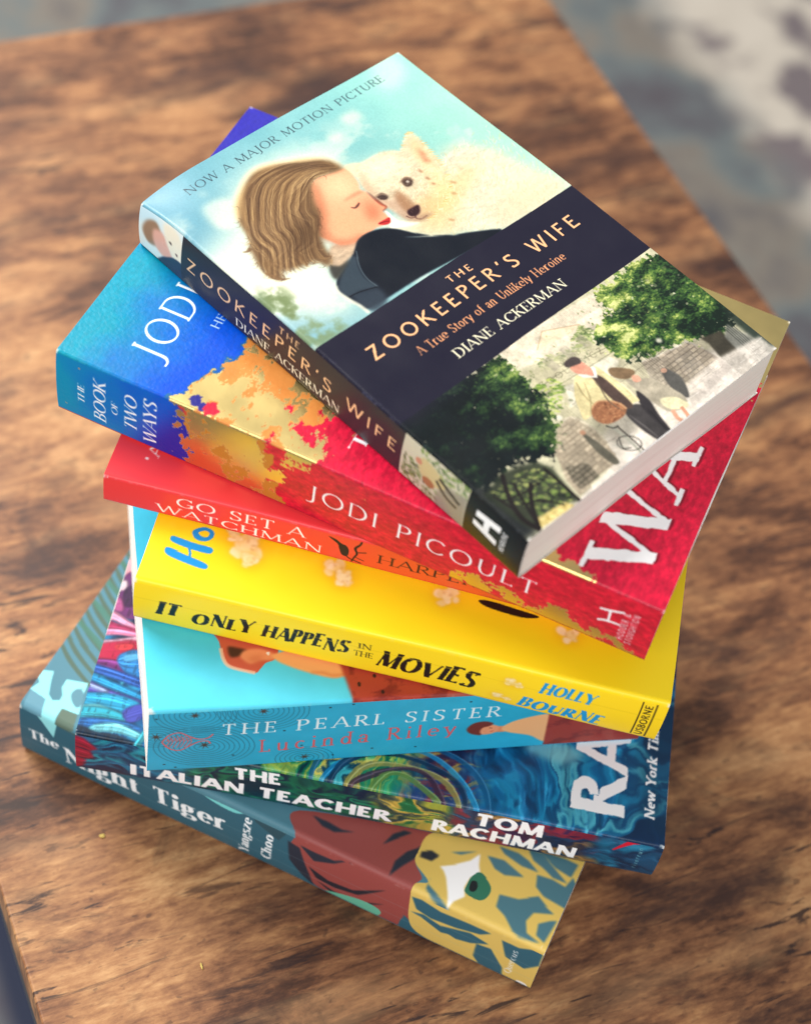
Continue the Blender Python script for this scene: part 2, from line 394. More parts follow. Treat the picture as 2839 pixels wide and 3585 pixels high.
    for k in range(520):
        x, y = rs.uniform(74, 124), rs.uniform(48, 88)
        c.line([(x, y), (x+rs.uniform(-2.5, 0), y+rs.uniform(.6, 2.6))], .28, rs.choice([(255, 248, 225), (222, 200, 160)]), .35)
    c.blob(np.array([(62.4, 57.4), (63, 59.4), (62.6, 62.7), (64.4, 66.1), (68.3, 69.1), (65.3, 69), (60.9, 66.7), (58.2, 65), (60.5, 62)]), (248, 242, 230), 1, .4)
    c.line(np.array([(63.7, 47.1), (63.6, 50.1), (63.6, 53.9), (63.9, 56.4)]), [.4, 1.4, .8], (122, 84, 76), .75, blur=.35)
    c.blob(np.array([(75.1, 35.7), (83.4, 38.1), (84.7, 43), (77.6, 47.2), (71.4, 44.3), (70, 39.5)]), (252, 244, 222), .6, 3)
    c.blob(np.array([(75.2, 60.4), (81.7, 61.6), (79.6, 67.5), (71.9, 69.9), (69.8, 68.3)]), (222, 196, 150), .6, 2)
    c.blob(np.array([(59.6, 65), (66.6, 70), (74.8, 73), (82.5, 73.5), (76.3, 79.7), (69.5, 77.6), (62.7, 70.1)]), (226, 204, 158), .5, 3)
    c.blob(np.array([(94.8, 78.9), (112.3, 79.7), (121.5, 89.9), (103.7, 90.4), (89.6, 88.9)]), (236, 214, 186), .6, 4)
    c.blob(np.array([(72.1, 52.9), (73.5, 54.9), (73.1, 61.1), (72.5, 64.4), (70.2, 64), (68.1, 62.4), (69.1, 57.5)]), (186, 152, 122), .7, .8)
    c.blob(np.array([(68.4, 62.6), (71.5, 62.4), (73.8, 62.8), (72, 65.4), (69.6, 66.1), (67.7, 65)]), (84, 56, 62), .95, .35)
    c.blob(np.array([(65.1, 60.1), (65.5, 65), (67.7, 68.1), (71.5, 69.6), (75, 68.6), (72.9, 67.4), (69, 66.8), (66.7, 64.6)]), (176, 146, 128), .6, .7)
    for q in ([(77.5, 50.8), (79.8, 50.7), (80.8, 52.6), (79, 54.1), (76.9, 53.4)], [(64.9, 51.1), (67, 51.3), (68, 53.1), (66.7, 53.8), (65.1, 52.8)]):
        c.blob(np.array(q), (126, 108, 98), .6, .5)
    c.line(np.array([(76.3, 50.9), (80, 50.3), (81.5, 52.9)]), [.2, .9, .2], (120, 92, 78), .8, blur=.3); c.line(np.array([(64.2, 50.8), (67.4, 50.8), (68.4, 53.3)]), [.2, .8, .2], (110, 84, 76), .8, blur=.3)
    c.fill(disc(*(79.1, 52), .55), (206, 196, 186), .9)
    c.blob(np.array([(95.5, 36.5), (96.9, 37.6), (95.6, 44.4), (93.7, 49.8), (90.1, 50), (90.7, 44.7), (91.9, 40.7)]), (236, 206, 170), .7, .9)
    c.blob(np.array([(93.7, 41.6), (94.1, 44.3), (92.6, 49), (90.8, 48.5)]), (196, 140, 116), .5, .8)
    hd = curve(np.array([(88.2, 39), (97, 33.7), (97.8, 38.3), (96.6, 45.7), (95, 52.8), (91.3, 60.4), (84.9, 66), (78.5, 68.5), (71.9, 69.9)]), False, 6)
    for k in range(150):
        x, y = hd[rs.randrange(len(hd))]; ln = rs.uniform(.8, 2.4)
        c.line([(x-ln*.4, y+rs.uniform(-.6, .6)), (x+ln*.7, y+ln*.5)], [.35, .1], rs.choice([(250, 238, 208), (222, 188, 128), (238, 214, 164)]), .55)
    fc = np.array([(70.9, 35.4), (81.6, 35.3), (88, 39.2), (95.6, 44.4), (94.5, 53.3), (87.1, 63.8), (71.9, 69.9), (65.5, 65), (63.4, 54.1), (65.1, 42.3)]); mx, my = fc.mean(0)
    r0 = c.cover([curve(fc)]); ys, xs = np.nonzero(r0[1] > .5)
    for k in range(420):
        q = rs.randrange(len(ys)); x = (xs[q]+r0[0][1].start)/c.sx; y = (ys[q]+r0[0][0].start)/c.sy
        an = math.atan2(y-my, x-mx)+rs.uniform(-.4, .4); ln = rs.uniform(.5, 1.4)
        c.line([(x, y), (x+ln*math.cos(an), y+ln*math.sin(an))], [.22, .06], rs.choice([(255, 250, 236), (220, 200, 168), (206, 184, 150)]), .32)
    # woman in profile with wavy hair, dark coat
    c.fill(curve(np.array([(35.7, 58.2), (40.4, 60.1), (45.1, 61.9), (42.1, 65.9), (36.7, 67), (32.7, 68.3), (29.4, 65.7), (31, 61.7)])), cubc((226, 206, 182)), 1, .5)
    c.blob(np.array([(65, 33), (65.9, 36), (64.8, 41.1), (63, 44.5), (63.6, 47), (63.3, 51.2), (63.6, 54.3), (64, 56.6), (61.8, 57.1), (61.6, 58.8), (61, 61.5), (59.9, 62.7), (55.9, 62), (54, 61.7), (46, 62.5), (39.4, 60.4), (37.2, 55.8), (35.9, 51.2), (37.7, 44.5), (47.7, 33.7), (54.2, 31.2), (58.8, 31.8)]), (240, 190, 158), 1, .3)
    c.blob(np.array([(59.5, 33.4), (63.5, 35.4), (63.4, 41), (60.2, 45.2), (54.8, 44.7), (52.4, 41), (53.8, 35.6)]), (252, 224, 190), .9, 4)
    c.blob(np.array([(60.7, 49.3), (62.6, 53.5), (62.8, 55.5), (60, 56.2), (57.7, 52.5), (58.3, 50.2)]), (232, 146, 116), .7, 2.0)
    c.blob(np.array([(45.6, 46), (50.8, 49), (53.8, 55), (52, 60), (43.7, 58.1), (40.6, 52.1)]), (242, 192, 156), .7, 4)
    c.blob(np.array([(37.4, 53.3), (38.9, 57.1), (43, 60.3), (48.3, 60.8), (46, 62.5), (39.4, 60.4), (36.9, 56.1)]), (190, 122, 94), .7, 1.3)
    c.line(np.array([(51.9, 32.2), (47.6, 39.2), (43.5, 44.4), (38.1, 50.2), (37.5, 54.7)]), [2, 5, 3], (176, 116, 86), .45, blur=1.2)
    c.blob(np.array([(59, 52.6), (60.5, 56.5), (57, 59.3), (55, 56.8)]), (214, 120, 92), .45, 1.5)
    c.line(np.array([(63.6, 51.5), (63.6, 54.3), (64, 56.6), (61.8, 57.2)]), [.3, .7, .4], (170, 92, 70), .7, blur=.25)
    c.line(np.array([(54.1, 49), (55.2, 50.1), (57.3, 49.6), (58.1, 49.1)]), [.3, .9, .4], (112, 76, 70), .85, blur=.2)
    c.line(np.array([(54.3, 45.3), (57.9, 45.3), (61.7, 45.5), (62.5, 46.2)]), [.5, 1.3, .5], (190, 138, 112), .55, blur=.45)
    c.blob(np.array([(56.1, 60.7), (58.7, 60.6), (61.5, 60.9), (59.9, 62.9), (57.6, 62.5)]), (204, 76, 78), .95, .2)
    c.line(np.array([(56.5, 60.8), (58.7, 61.4), (60.2, 62.2)]), .4, (150, 48, 56), .8)
    hair = np.array([(65.2, 33.2), (65, 29.1), (62.8, 25.2), (57.2, 21.7), (52.3, 19.1), (47.4, 16.5), (41.6, 15), (36.2, 15.5), (29, 19.4), (22.9, 23.9), (18.8, 29.9), (17.1, 34.8), (16, 38.4), (14.8, 40.2), (13.2, 41.6), (12.6, 43.4), (11.6, 46.1), (10.2, 49.9), (9.8, 53.9), (10.8, 57.3), (13.1, 59.3), (13.8, 57), (14.8, 55.2), (18.6, 57.8), (23.1, 58.9), (26.7, 59.6), (28.7, 64.3), (32.3, 61.8), (33.6, 57.5), (36.2, 52.3), (39.9, 47.9), (43.5, 44.4), (46, 38.9), (51.2, 31.7), (55.2, 31), (59.9, 32.2)])
    c.blob(hair, (150, 124, 94), 1, .7)
    for q in ([(13.6, 41.9), (11.6, 42.2), (10.2, 41.5)], [(10.9, 55.7), (12.2, 58.8), (14.8, 60.5)], [(10.2, 53.4), (10.6, 57.6), (13.1, 60.1)]):
        c.line(np.array(q), [1.6, .9, .2], (150, 120, 88), .8, blur=.2)
    h0 = c.cover([curve(hair)])
    def strand(pts, w, col, a):
        c.line(pts, [w*.4, w, w*.3], col, a)
    flow = [np.array([(64, 30.1), (60.8, 25.7), (52.9, 21.6), (42.5, 20.4), (32.4, 23.8), (24.3, 30.5), (20.6, 40.2), (17.5, 46.8), (12.1, 51.3), (11.3, 56.8)]),
            np.array([(64.5, 32), (59.5, 28.6), (52.9, 26.4), (45.1, 27), (36, 34), (30.7, 44.5), (27.2, 49.8), (18.8, 53), (14.6, 57.7)]),
            np.array([(59.7, 31.6), (53.4, 30.6), (45.8, 34.1), (38.2, 39.3), (37.6, 46.2), (34.4, 52.7), (27.3, 54.4), (24.8, 58.6)]),
            np.array([(57, 21.9), (46.9, 17.1), (36.5, 16.8), (25.8, 22.5), (19.6, 30.4), (16.3, 39.6), (12.8, 47.5), (10.6, 54.5)]),
            np.array([(55.3, 30.1), (49.5, 33.2), (43.5, 39.8), (41.4, 45.5), (35.8, 52), (33, 58.8), (30.1, 62.7)])]
    for f in range(len(flow)-1):
        A, B = np.array(curve(flow[f], False, 6)), np.array(curve(flow[f+1], False, 6))
        m = 30; ia = np.linspace(0, len(A)-1, m).astype(int); ib = np.linspace(0, len(B)-1, m).astype(int)
        A, B = A[ia], B[ib]
        for k in range(16):          # soft locks first, single hairs after
            t = (k+.5)/16; s0 = rs.randrange(0, 10); P = A*(1-t)+B*t; uu = np.linspace(0, 1, m); am = .3+2.5*uu**1.4
            P = P + np.stack([np.sin(uu*16+t*5+f*2)*am*.9, np.cos(uu*14+t*4+f)*am*.5], 1)
            c.line(P[s0:], [.5, rs.uniform(1.2, 2.4), .4], (112, 86, 64) if k % 2 else (206, 178, 136), rs.uniform(.3, .55), blur=.3)
        for k in range(230):
            t = rs.random(); s0 = rs.randrange(0, 22); s1 = s0+rs.randrange(8, 18)
            P = A*(1-t)+B*t
            uu = np.linspace(0, 1, m); am = .3+2.5*uu**1.4
            P = P + np.stack([np.sin(uu*16+t*5+f*2)*am*.9, np.cos(uu*14+t*4+f)*am*.5], 1)
            col = rs.choice([(118, 92, 70), (104, 80, 60), (184, 156, 118), (206, 178, 136), (164, 136, 104), (140, 112, 84), (228, 206, 166)])
            strand(P[s0:min(s1, m)], rs.choice([.22, .28, .4]), col, rs.uniform(.15, .42))
    c.line(np.array([(45.9, 18.2), (52.1, 22.5), (58.9, 26.2), (63.2, 31)]), [1, 4, 2], (96, 72, 54), .4, blur=1.4)
    c.blob(np.array([(34.4, 41.9), (39.4, 45.8), (36.8, 51), (26.3, 55.4), (24, 51.8)]), (86, 64, 48), .45, 3)
    c.line(np.array([(65.8, 32.9), (64.7, 27.8), (62.3, 24.1), (57.1, 21), (50.7, 17.7), (42.1, 14.4), (35.7, 15.2), (28.4, 18.9), (22.6, 23.7), (18.8, 29)]), [.6, 1.8, 1.2], (248, 234, 204), .9, blur=.7)
    for q in ([(27.4, 20), (21.2, 26.2), (17.9, 32.8)], [(32.9, 16.8), (25.8, 22.5), (20.3, 29.2)], [(37.5, 15.6), (42.4, 15.8), (48, 17.5)], [(52.4, 19), (58.1, 22.2), (62.8, 25.2)]):
        c.line(np.array(q), [.4, 1.6, .4], (232, 206, 160), .5, blur=.6)
    he = curve(hair, True, 4)
    for k in range(90):       # flyaway hairs at the outline
        x, y = he[rs.randrange(len(he)//4, len(he))]; an = rs.uniform(1.2, 3.6); ln = rs.uniform(1, 3.4)
        if x > 62: continue
        c.line([(x, y), (x+ln*.5*math.cos(an), y+ln*.5*math.sin(an)), (x+ln*math.cos(an+.5), y+ln*math.sin(an+.5))], [.3, .08], rs.choice([(150, 122, 92), (196, 168, 128), (120, 94, 72)]), .5)
    coat = np.array([(41.8, 63.9), (45.1, 61.9), (49.8, 61.5), (55, 63), (59.2, 66.2), (63.8, 72.8), (68.9, 78.2), (74.9, 81.9), (76.4, 83.5), (68.3, 88.5), (25.3, 88.7), (24.9, 83.9), (23.8, 79.2), (23.8, 74.4), (26.2, 71.1), (30.4, 69.2), (36.7, 67)])
    coat2 = list(coat[:8])+list(np.array([(58.8, 70.8), (69.5, 78.8), (79.5, 83.8), (88.7, 89.7), (71, 89.6), (50.6, 87.8), (27.5, 87)]))+list(coat[11:])
    c.fill(curve(coat2, True, 4), (40, 49, 64), 1, .35)
    c.blob(np.array([(32.3, 68), (39.4, 66.4), (36.3, 72), (35, 77.1), (35.7, 81.6), (29.2, 79.5), (24.5, 78.9), (24.2, 73.9)]), (92, 106, 116), .9, .5)
    c.blob(np.array([(25.3, 79.1), (31.2, 80.3), (35.4, 82.6), (33.6, 88.2), (26.3, 88.4)]), (84, 96, 108), .9, .8)
    c.line(np.array([(41, 65.1), (36.8, 71.5), (35.2, 76.8), (35.5, 81.7)]), .5, (120, 132, 138), .7)
    c.line(np.array([(35.5, 81.7), (29.1, 79.6), (24.4, 79)]), .5, (34, 40, 54), .8)
    c.blob(np.array([(29.1, 64.6), (31.9, 66.8), (36.3, 66.7), (30, 69.7), (26.6, 70.6), (26.6, 68)]), (86, 84, 78), .9, .5)
    c.line(np.array([(24.8, 72.6), (23.3, 74.9), (23.6, 79.4), (24.7, 84.2), (24.9, 88.4)]), [.4, 1.4, 1.4], (240, 236, 220), .8, blur=.4)
    # lower scene: park gate in summer
    yb = 128.4
    lo = c.Y > yb-.5
    base = np.stack([np.full(c.Y.shape, k/255.) for k in (196, 190, 160)], -1)
    c.put((slice(None), slice(None)), lo.astype(float), base)
    c.fill(np.array([(45.8, 128.1), (64.7, 128.5), (94, 130.2), (92.3, 140.3), (85.2, 142.2), (78.7, 142), (65.1, 142.3), (48, 138.2)]), (222, 210, 186), 1, .4)
    P0, P1, Q0, Q1 = [np.array(v) for v in np.array([(48.2, 128.8), (91.2, 130.6), (48.6, 137.6), (90.8, 139.1)])]
    for k in range(70):
        t = k/70; a = P0*(1-t)+P1*t; b = Q0*(1-t)+Q1*t
        c.line([a, a*(.35)+b*.65], .22, (176, 160, 140), .5)
    c.fill(np.array([(58.4, 136), (65.6, 131.2), (78.6, 137.2), (73, 138.1)]), (226, 206, 174), 1, .2)
    c.line(np.array([(58.4, 136), (65.6, 131.2), (78.6, 137.2)]), .5, (190, 168, 138), .9, smooth=False)
    for q in ([(54.9, 137.7), (65.1, 142.3), (76, 142.4), (76.2, 146.2), (65.4, 146.1), (52.3, 144.1)], [(70.5, 140.4), (77.9, 137.6), (80.7, 141.1), (75.8, 144.6)]):
        c.dabs(np.array(q), 140, .9, [(92, 112, 70), (130, 146, 88), (168, 176, 118), (200, 198, 150)], 3)
    c.fill(np.array([(46.6, 139.5), (67.5, 144.1), (79.9, 147.9), (83.4, 161.7), (80.5, 170.2), (55.4, 174.8), (44.3, 163.5), (43.8, 156.1)]), (190, 182, 150), .8, 1)
    c.line(np.array([(42.7, 148.2), (52, 147.4), (65.1, 148.3), (78.7, 150)]), .4, (120, 118, 90), .7, smooth=False)
    c.line(np.array([(43, 150.8), (52.6, 150.9), (65.3, 152.1), (78.1, 152.6)]), .4, (120, 118, 90), .7, smooth=False)
    c.text('OGROD', (59, 146.1), (69.3, 146.3), 1.7, 'sansthin', (112, 104, 84), .8)
    c.text('ZOOLOGICZ', (47.6, 148.6), (76, 150.9), 2.6, 'sansthin', (112, 104, 84), .8)
    for q in ([(67.2, 152.4), (75.4, 152.9), (77, 156.6), (69.5, 160.2)], [(54, 152.6), (58.8, 154.1), (53.9, 159.6), (48.9, 160.2)]):
        c.fill(np.array(q), (226, 220, 200), .9, .3)
    for k in range(7):
        a = np.array((54.2, 153.9))+np.array([.7*k, .25*k]); c.line([a, a+np.array([.3, 2.2])], .25, (140, 132, 112), .7)
    c.dabs(np.array([(44.7, 146.3), (53.3, 147.2), (54.7, 151.9), (46, 157.9), (37.9, 160.6), (40.4, 153.4)]), 160, 1.0, [(150, 172, 80), (112, 142, 58), (186, 196, 110), (84, 112, 52)], 9)
    # pavement
    c.fill(np.array([(4.5, 187), (19.6, 187.1), (32.6, 185.7), (44, 184.9), (52.8, 187.6), (65.6, 188.9), (76.4, 188.3), (87, 185), (105.5, 186.1), (123.9, 186.6), (122.5, 191.7), (78.3, 193.3), (36.8, 191.3)]), (214, 204, 192), 1, .3)
    pv = c.noise(.8, 2.4, 40, 3)
    c.fill(np.array([(21.9, 187.9), (42.7, 186.1), (65.6, 188.9), (86.3, 185.6), (119.6, 188.1), (117.8, 191.6), (57.9, 191.7)]), (160, 150, 140), .6, .3, sstep(.5, .7, pv))
    c.fill([(40, 176), (60, 172), (100, 172), (125, 176), (125, 188), (40, 188)], (206, 196, 184), .85, 1.0)
    for k in range(16):
        x = 44+k*5; c.line([(x, 176+rs.uniform(0, 8)), (x+rs.uniform(4, 12), 177+rs.uniform(0, 8))], .35, rs.choice([(150, 140, 130), (232, 224, 212)]), .6)
    # gate walls
    c.fill(np.array([(40, 162.3), (46.2, 162.7), (48.7, 171.1), (47.4, 178.1), (45.2, 184.8), (36, 184.5), (25, 186), (26.1, 179.2), (31.4, 169)]), (166, 152, 130), 1, .2)
    for k in range(4):
        c.line(np.array([(39.4, 164.1), (41.6, 175.6), (44, 184.9)])+np.array([-.5*k, 1.9*k]), .25, (122, 110, 92), .7)
    c.line(np.array([(39.9, 162.5), (46.1, 162.8), (48.6, 171.2), (47.3, 178.3)]), .9, (206, 194, 170), .9)
    c.fill(np.array([(82.8, 161.8), (91.3, 163.8), (102, 165.5), (104.2, 171.5), (105.3, 178), (97.6, 181), (84.2, 181.6), (74.7, 181), (77.6, 172.7)]), (160, 148, 134), 1, .2)
    for k in range(6):
        c.line(np.array([(82.6, 163.5), (91.2, 164.9), (101.7, 166.7)])+np.array([-.2*k, 2.0*k]), .22, (118, 106, 96), .7, smooth=False)
    c.fill(np.array([(91.8, 167.8), (99.8, 168.9), (98.4, 177.9), (89.9, 177.2)]), (178, 168, 156), .95, .2)
    c.line(np.array([(91.8, 167.8), (99.8, 168.9), (98.4, 177.9), (89.9, 177.2), (91.8, 167.8)]), .4, (120, 110, 102), .8, smooth=False)
    c.blob(np.array([(94, 171.4), (97.1, 172.6), (95.7, 175.8), (92.6, 174.5)]), (196, 188, 178), .7, .5)
    c.line(np.array([(82.8, 161.8), (91.3, 163.8), (102, 165.5), (104.2, 171.5)]), .8, (205, 196, 182), .9, smooth=False)
    c.fill(np.array([(84.2, 181.6), (97.6, 181), (105.3, 178), (105.6, 183.1), (88.3, 184.9), (81.1, 186.2)]), (92, 80, 72), .95, .3)
    for k in range(24):
        x = 52+k*2.1; c.line([(x, 158+rs.uniform(-1, 1)), (x+.2, 172)], .22, (112, 106, 88), .45, smooth=False)
    for y in (159.5, 163.5, 171): c.line([(50, y), (102, y-.6)], .35, (120, 112, 94), .6, smooth=False)
    for k in range(5): c.fill([(56+k*8, 140.5), (59.4+k*8, 140.3), (59.6+k*8, 146), (56.2+k*8, 146.2)], (150, 142, 124), .55, .15)
    for k in range(60):
        x, y = rs.uniform(40, 112), rs.uniform(150, 178); c.blob(disc(x, y, rs.uniform(.6, 2.2), rs.uniform(.5, 1.6)), rs.choice([(120, 112, 92), (210, 202, 180), (96, 92, 76)]), .22, .5)
    c.fill([(46, 170), (62, 165), (64, 178), (50, 182)], (70, 66, 56), .35, 1.2); c.fill([(84, 168), (110, 164), (116, 174), (88, 177)], (64, 58, 52), .35, 1.2)
    # foliage, right and left
    tr = np.array([(91.7, 129.4), (98.1, 129.6), (106.8, 130), (118.5, 129.9), (127.1, 138), (125.3, 163.8), (119.4, 171.7), (113.8, 170.4), (106.4, 167.7), (100.8, 164.5), (92.8, 162.5), (84.2, 161.1), (78.9, 156.9), (77.6, 151), (77, 145.6), (80.1, 140.7), (87.9, 141.8), (91.9, 136.2)])
    c.foliage(curve(tr, True, 3), [(20, 34, 26), (34, 58, 34), (58, 88, 44), (92, 120, 56), (150, 164, 84), (204, 208, 136)], 4.2, 61, 1.3, 2.2, (np.clip((112-c.X)/40, -.8, .6)*.45-np.clip((c.Y-140)/22, -.3, 1)*.30))
    def wr(x, y, r):
        t = np.clip((x-72)/45 + (y-150)/60 + r.uniform(-.35, .35), 0, 1)
        return tuple(np.array([186, 196, 92])*(1-t)+np.array([40, 72, 44])*t) if r.random() < .8 else ((206, 210, 128) if t < .5 else (24, 44, 34))
    c.dabs(tr, 260, .5, None, 4, .5, .7, .9, wr)
    c.fill(np.array([(106.8, 167.4), (107.3, 170.9), (105.6, 178.2), (106, 189.5), (111.8, 188.7), (114.1, 175.1), (114.9, 169.5)]), (62, 58, 48), 1, .3)
    c.fill(np.array([(119.1, 169), (121.4, 180.9), (122.4, 187.9), (114.3, 187.6), (112.7, 180.2), (113.8, 172.4)]), (120, 120, 112), .9, .3)
    for k in range(5):
        c.line(np.array([(116.7, 170.9), (116.2, 179.2), (115.1, 187)])+np.array([.9*k, -.5*k]), .3, (50, 54, 48), .8)
    c.fill(np.array([(125.9, 160.4), (126.3, 184.8), (120.9, 187.9), (121.3, 177), (121.4, 167.1)]), (34, 46, 38), .9, .8)
    c.blob(disc(*(94.5, 159), 1.1), (228, 222, 198), .8, .4)
    c.blob(disc(*(42.8, 160.3), 1.1), (232, 226, 206), 1, .2)
    tl = np.array([(-7, 124.3), (10.4, 124.6), (29.9, 127.4), (47.7, 129.1), (46.5, 133.5), (46.9, 139.2), (46.2, 143.9), (45.5, 150.5), (43.2, 155.6), (39.6, 162), (35.4, 167.8), (28.7, 170.2), (26.6, 166.3), (20.7, 167), (19.2, 163.6), (12.8, 163.9), (7.5, 165.1), (3.3, 168.2), (1.7, 166.9), (-2, 137.3)])
    c.foliage(curve(tl, True, 3), [(14, 22, 24), (20, 34, 28), (32, 52, 34), (50, 74, 42), (80, 106, 52), (128, 146, 76)], 4.6, 63, 1.3, 2.2, (np.clip((c.X-36)/22, -1, .7)*.42-.12))
    def wl(x, y, r):
        t = np.clip((x-22)/34 - (y-150)/80 + r.uniform(-.4, .3), 0, 1)
        return tuple(np.array([16, 30, 30])*(1-t)+np.array([104, 138, 54])*t)
    c.dabs(tl, 200, .5, None, 6, .9, .8, .85, wl)
    c.fill(np.array([(-3.7, 127), (1.6, 151.4), (3.7, 166.9), (5.4, 186.2), (0.3, 187.2), (-5.5, 164.3), (-11.8, 129.4)]), (18, 22, 26), .9, 1.2)
    c.fill(np.array([(0.6, 166), (12.2, 163.5), (23.6, 167.2), (26.1, 172.5), (23.4, 187.4), (19.3, 184.6), (8.5, 183.3), (4.8, 186.7), (2.4, 181.5)]), (40, 46, 34), .9, .6)
    c.dabs(np.array([(3.4, 167.2), (17.2, 167.5), (25, 171.7), (22.1, 185.8), (9.6, 183.2)]), 260, .9, [(120, 140, 72), (86, 104, 56), (30, 36, 28), (150, 156, 92)], 12)
    c.fill(np.array([(7.9, 183.1), (19.4, 184.5), (20.9, 187.5), (12.8, 186.8), (5.3, 186.3)]), (206, 186, 118), 1, .4)
    c.dabs(np.array([(7.9, 183.1), (19.4, 184.5), (20.9, 187.5), (5.3, 186.3)]), 90, .6, [(230, 214, 150), (176, 150, 84)], 13)
    c.fill(np.array([(29.4, 175.2), (36.5, 178.3), (35.8, 184.7), (27.4, 184.2), (27.1, 181.2)]), (30, 30, 24), .9, .3)
    for q, w in (([(11.6, 164.1), (7.1, 171.3), (4.2, 179.8), (5.7, 186.9)], 1.6), ([(11.9, 168.7), (8.9, 177.2), (6, 186.6)], 1.0), ([(3.3, 168.2), (4.5, 175.7), (4.5, 183.2)], .8), ([(16.2, 172.2), (10.5, 178.5), (6, 185.6)], 1.4), ([(23.9, 170.8), (23.8, 178.5), (23.7, 187.2)], 1.0), ([(4.2, 171.2), (10.9, 173.4), (18.4, 174)], .6), ([(7.9, 176.3), (13.9, 179.1), (18.6, 185.2)], .6)):
        c.line(np.array(q), [w, w*1.2], (30, 24, 24), .95)
    # stone courses, iron gate bars, dark openings, dappled light
    WL = np.array([(40, 162.3), (46.2, 162.7), (48.7, 171.1), (47.4, 178.1), (45.2, 184.8), (36, 184.5), (25, 186), (26.1, 179.2), (31.4, 169)]); WR = np.array([(82.8, 161.8), (91.3, 163.8), (102, 165.5), (104.2, 171.5), (105.3, 178), (97.6, 181), (84.2, 181.6), (74.7, 181), (77.6, 172.7)])
    for wall, sd in ((WL, 1), (WR, 2)):
        r0 = c.cover([wall]); x0, y0 = wall.min(0); x1, y1 = wall.max(0)
        row = 0; y = y0
        while y < y1:
            x = x0-(row % 2)*1.3
            while x < x1:
                wv = rs.uniform(1.9, 2.9); f = rs.uniform(.78, 1.16)
                q = np.array([(x+.12, y+.12), (x+wv-.1, y+.12), (x+wv-.1, y+1.5), (x+.12, y+1.5)])
                if r0 and wall.min(0)[0]+.5 < x and x+wv < x1-.3:
                    kx, ky = int((x+wv/2)*c.sx), int((y+.8)*c.sy); sl, mm_ = r0
                    if sl[0].start <= ky < sl[0].stop and sl[1].start <= kx < sl[1].stop and mm_[ky-sl[0].start, kx-sl[1].start] > .6:
                        c.fill(q, tuple(int(v*f) for v in (176, 162, 140)), .6)
                        c.line([q[3], q[2]], .18, (92, 82, 68), .7, smooth=False); c.line([q[1], q[2]], .14, (104, 92, 78), .6, smooth=False)
                x += wv
            y += 1.7; row += 1
    for k in range(16):
        x = 47+k*.9; c.line([(x, 160), (x+.05, 176)], .16, (58, 56, 46), .55, smooth=False)
    for k in range(13):
        x = 78+k*.85; c.line([(x, 159), (x+.05, 172)], .16, (66, 62, 52), .5, smooth=False)
    for k in range(170):
        x, y = rs.uniform(38, 124), rs.uniform(133, 158); c.fill(disc(x, y, rs.uniform(.25, .9), rs.uniform(.2, .6), rs.random()*3, 8), rs.choice([(108, 122, 76), (70, 84, 52), (236, 228, 204), (150, 156, 104), (200, 190, 160)]), rs.uniform(.25, .6))
    c.fill([(50, 183.5), (70, 179), (104, 177), (124, 180), (124, 188), (46, 188)], (226, 216, 204), .75, .5)
    for k in range(60):
        x, y = rs.uniform(48, 123), rs.uniform(179, 187); c.line([(x, y), (x+rs.uniform(1, 5), y+rs.uniform(-.3, .3))], .25, rs.choice([(150, 140, 130), (180, 170, 158), (245, 238, 228)]), .55)
    c.blob(np.array([(65.1, 142.3), (71.2, 150.8), (80.8, 162.1), (86.2, 180.9), (74.8, 190.5), (63.6, 190.6), (58.8, 177.5), (46.9, 167.9), (53.8, 154.8)]), (222, 214, 190), .25, 2.5)
    # the people by the gate
    c.fill(curve(np.array([(85.2, 168.3), (87.3, 169), (88.2, 175.3), (84.5, 181.8), (82.5, 180.2), (82.5, 174.3)])), (84, 82, 78), 1, .2)
    c.fill(disc(*(85.9, 169), 1.2, 1.0), (180, 142, 120), 1)
    c.fill(curve(np.array([(43.9, 168.7), (44.8, 171), (45.6, 178.3), (45.2, 185), (42.8, 184.5), (42.3, 177.4)])), (92, 88, 76), 1, .2)
    c.fill(disc(*(44.4, 169.5), 1.0), (170, 130, 104), 1)
    c.fill(curve(np.array([(72.3, 163.7), (75.2, 166), (79.4, 168.2), (81.8, 174.9), (83, 180.7), (80.5, 184), (74.2, 182.4), (72.6, 177), (72.1, 170.7)])), (172, 162, 142), 1, .2)
    c.fill(curve(np.array([(75.2, 176.7), (79.8, 178.6), (81.8, 183.2), (79.6, 184.5), (74.7, 181)])), (224, 216, 176), 1, .2)
    c.line(np.array([(75.3, 182.3), (74.2, 185.3), (74.5, 187.9)]), 1.6, (214, 158, 130), 1); c.line(np.array([(78.7, 183.1), (78, 186.1), (77, 188.3)]), 1.4, (200, 144, 116), 1)
    c.fill(curve(np.array([(70.5, 157.4), (72.9, 157.2), (77.2, 161.3), (77.3, 163.6), (73.2, 163.8), (70.2, 160.6)])), (126, 102, 76), 1, .2)
    c.fill(curve(np.array([(75.5, 163.8), (77.1, 164.9), (76.5, 167), (74.5, 166.6), (74.2, 165.2)])), (222, 162, 136), 1, .2)
    c.fill(curve(np.array([(62.1, 172.7), (68, 173.3), (69.1, 180.1), (68.2, 188.1), (65.6, 188.9), (62.3, 187.9), (61, 180.5)])), (66, 62, 62), 1, .2)
    c.fill(curve(np.array([(71.7, 169.1), (72.3, 174.4), (70.4, 179.9), (68.3, 188), (67.3, 185.5), (67.8, 175.5)])), (52, 48, 50), 1, .2)
    c.fill(curve(np.array([(60.3, 151.9), (62.5, 154.7), (66.2, 155.2), (68.6, 153.1), (69.4, 158.4), (69.9, 166.3), (69.6, 172.3), (67.7, 172.1), (63.7, 172.2), (60.9, 172.8), (58.6, 168), (52.5, 166.7), (48.8, 166.2), (50.9, 161.9), (53.9, 157.2)])), (210, 196, 148), 1, .1)
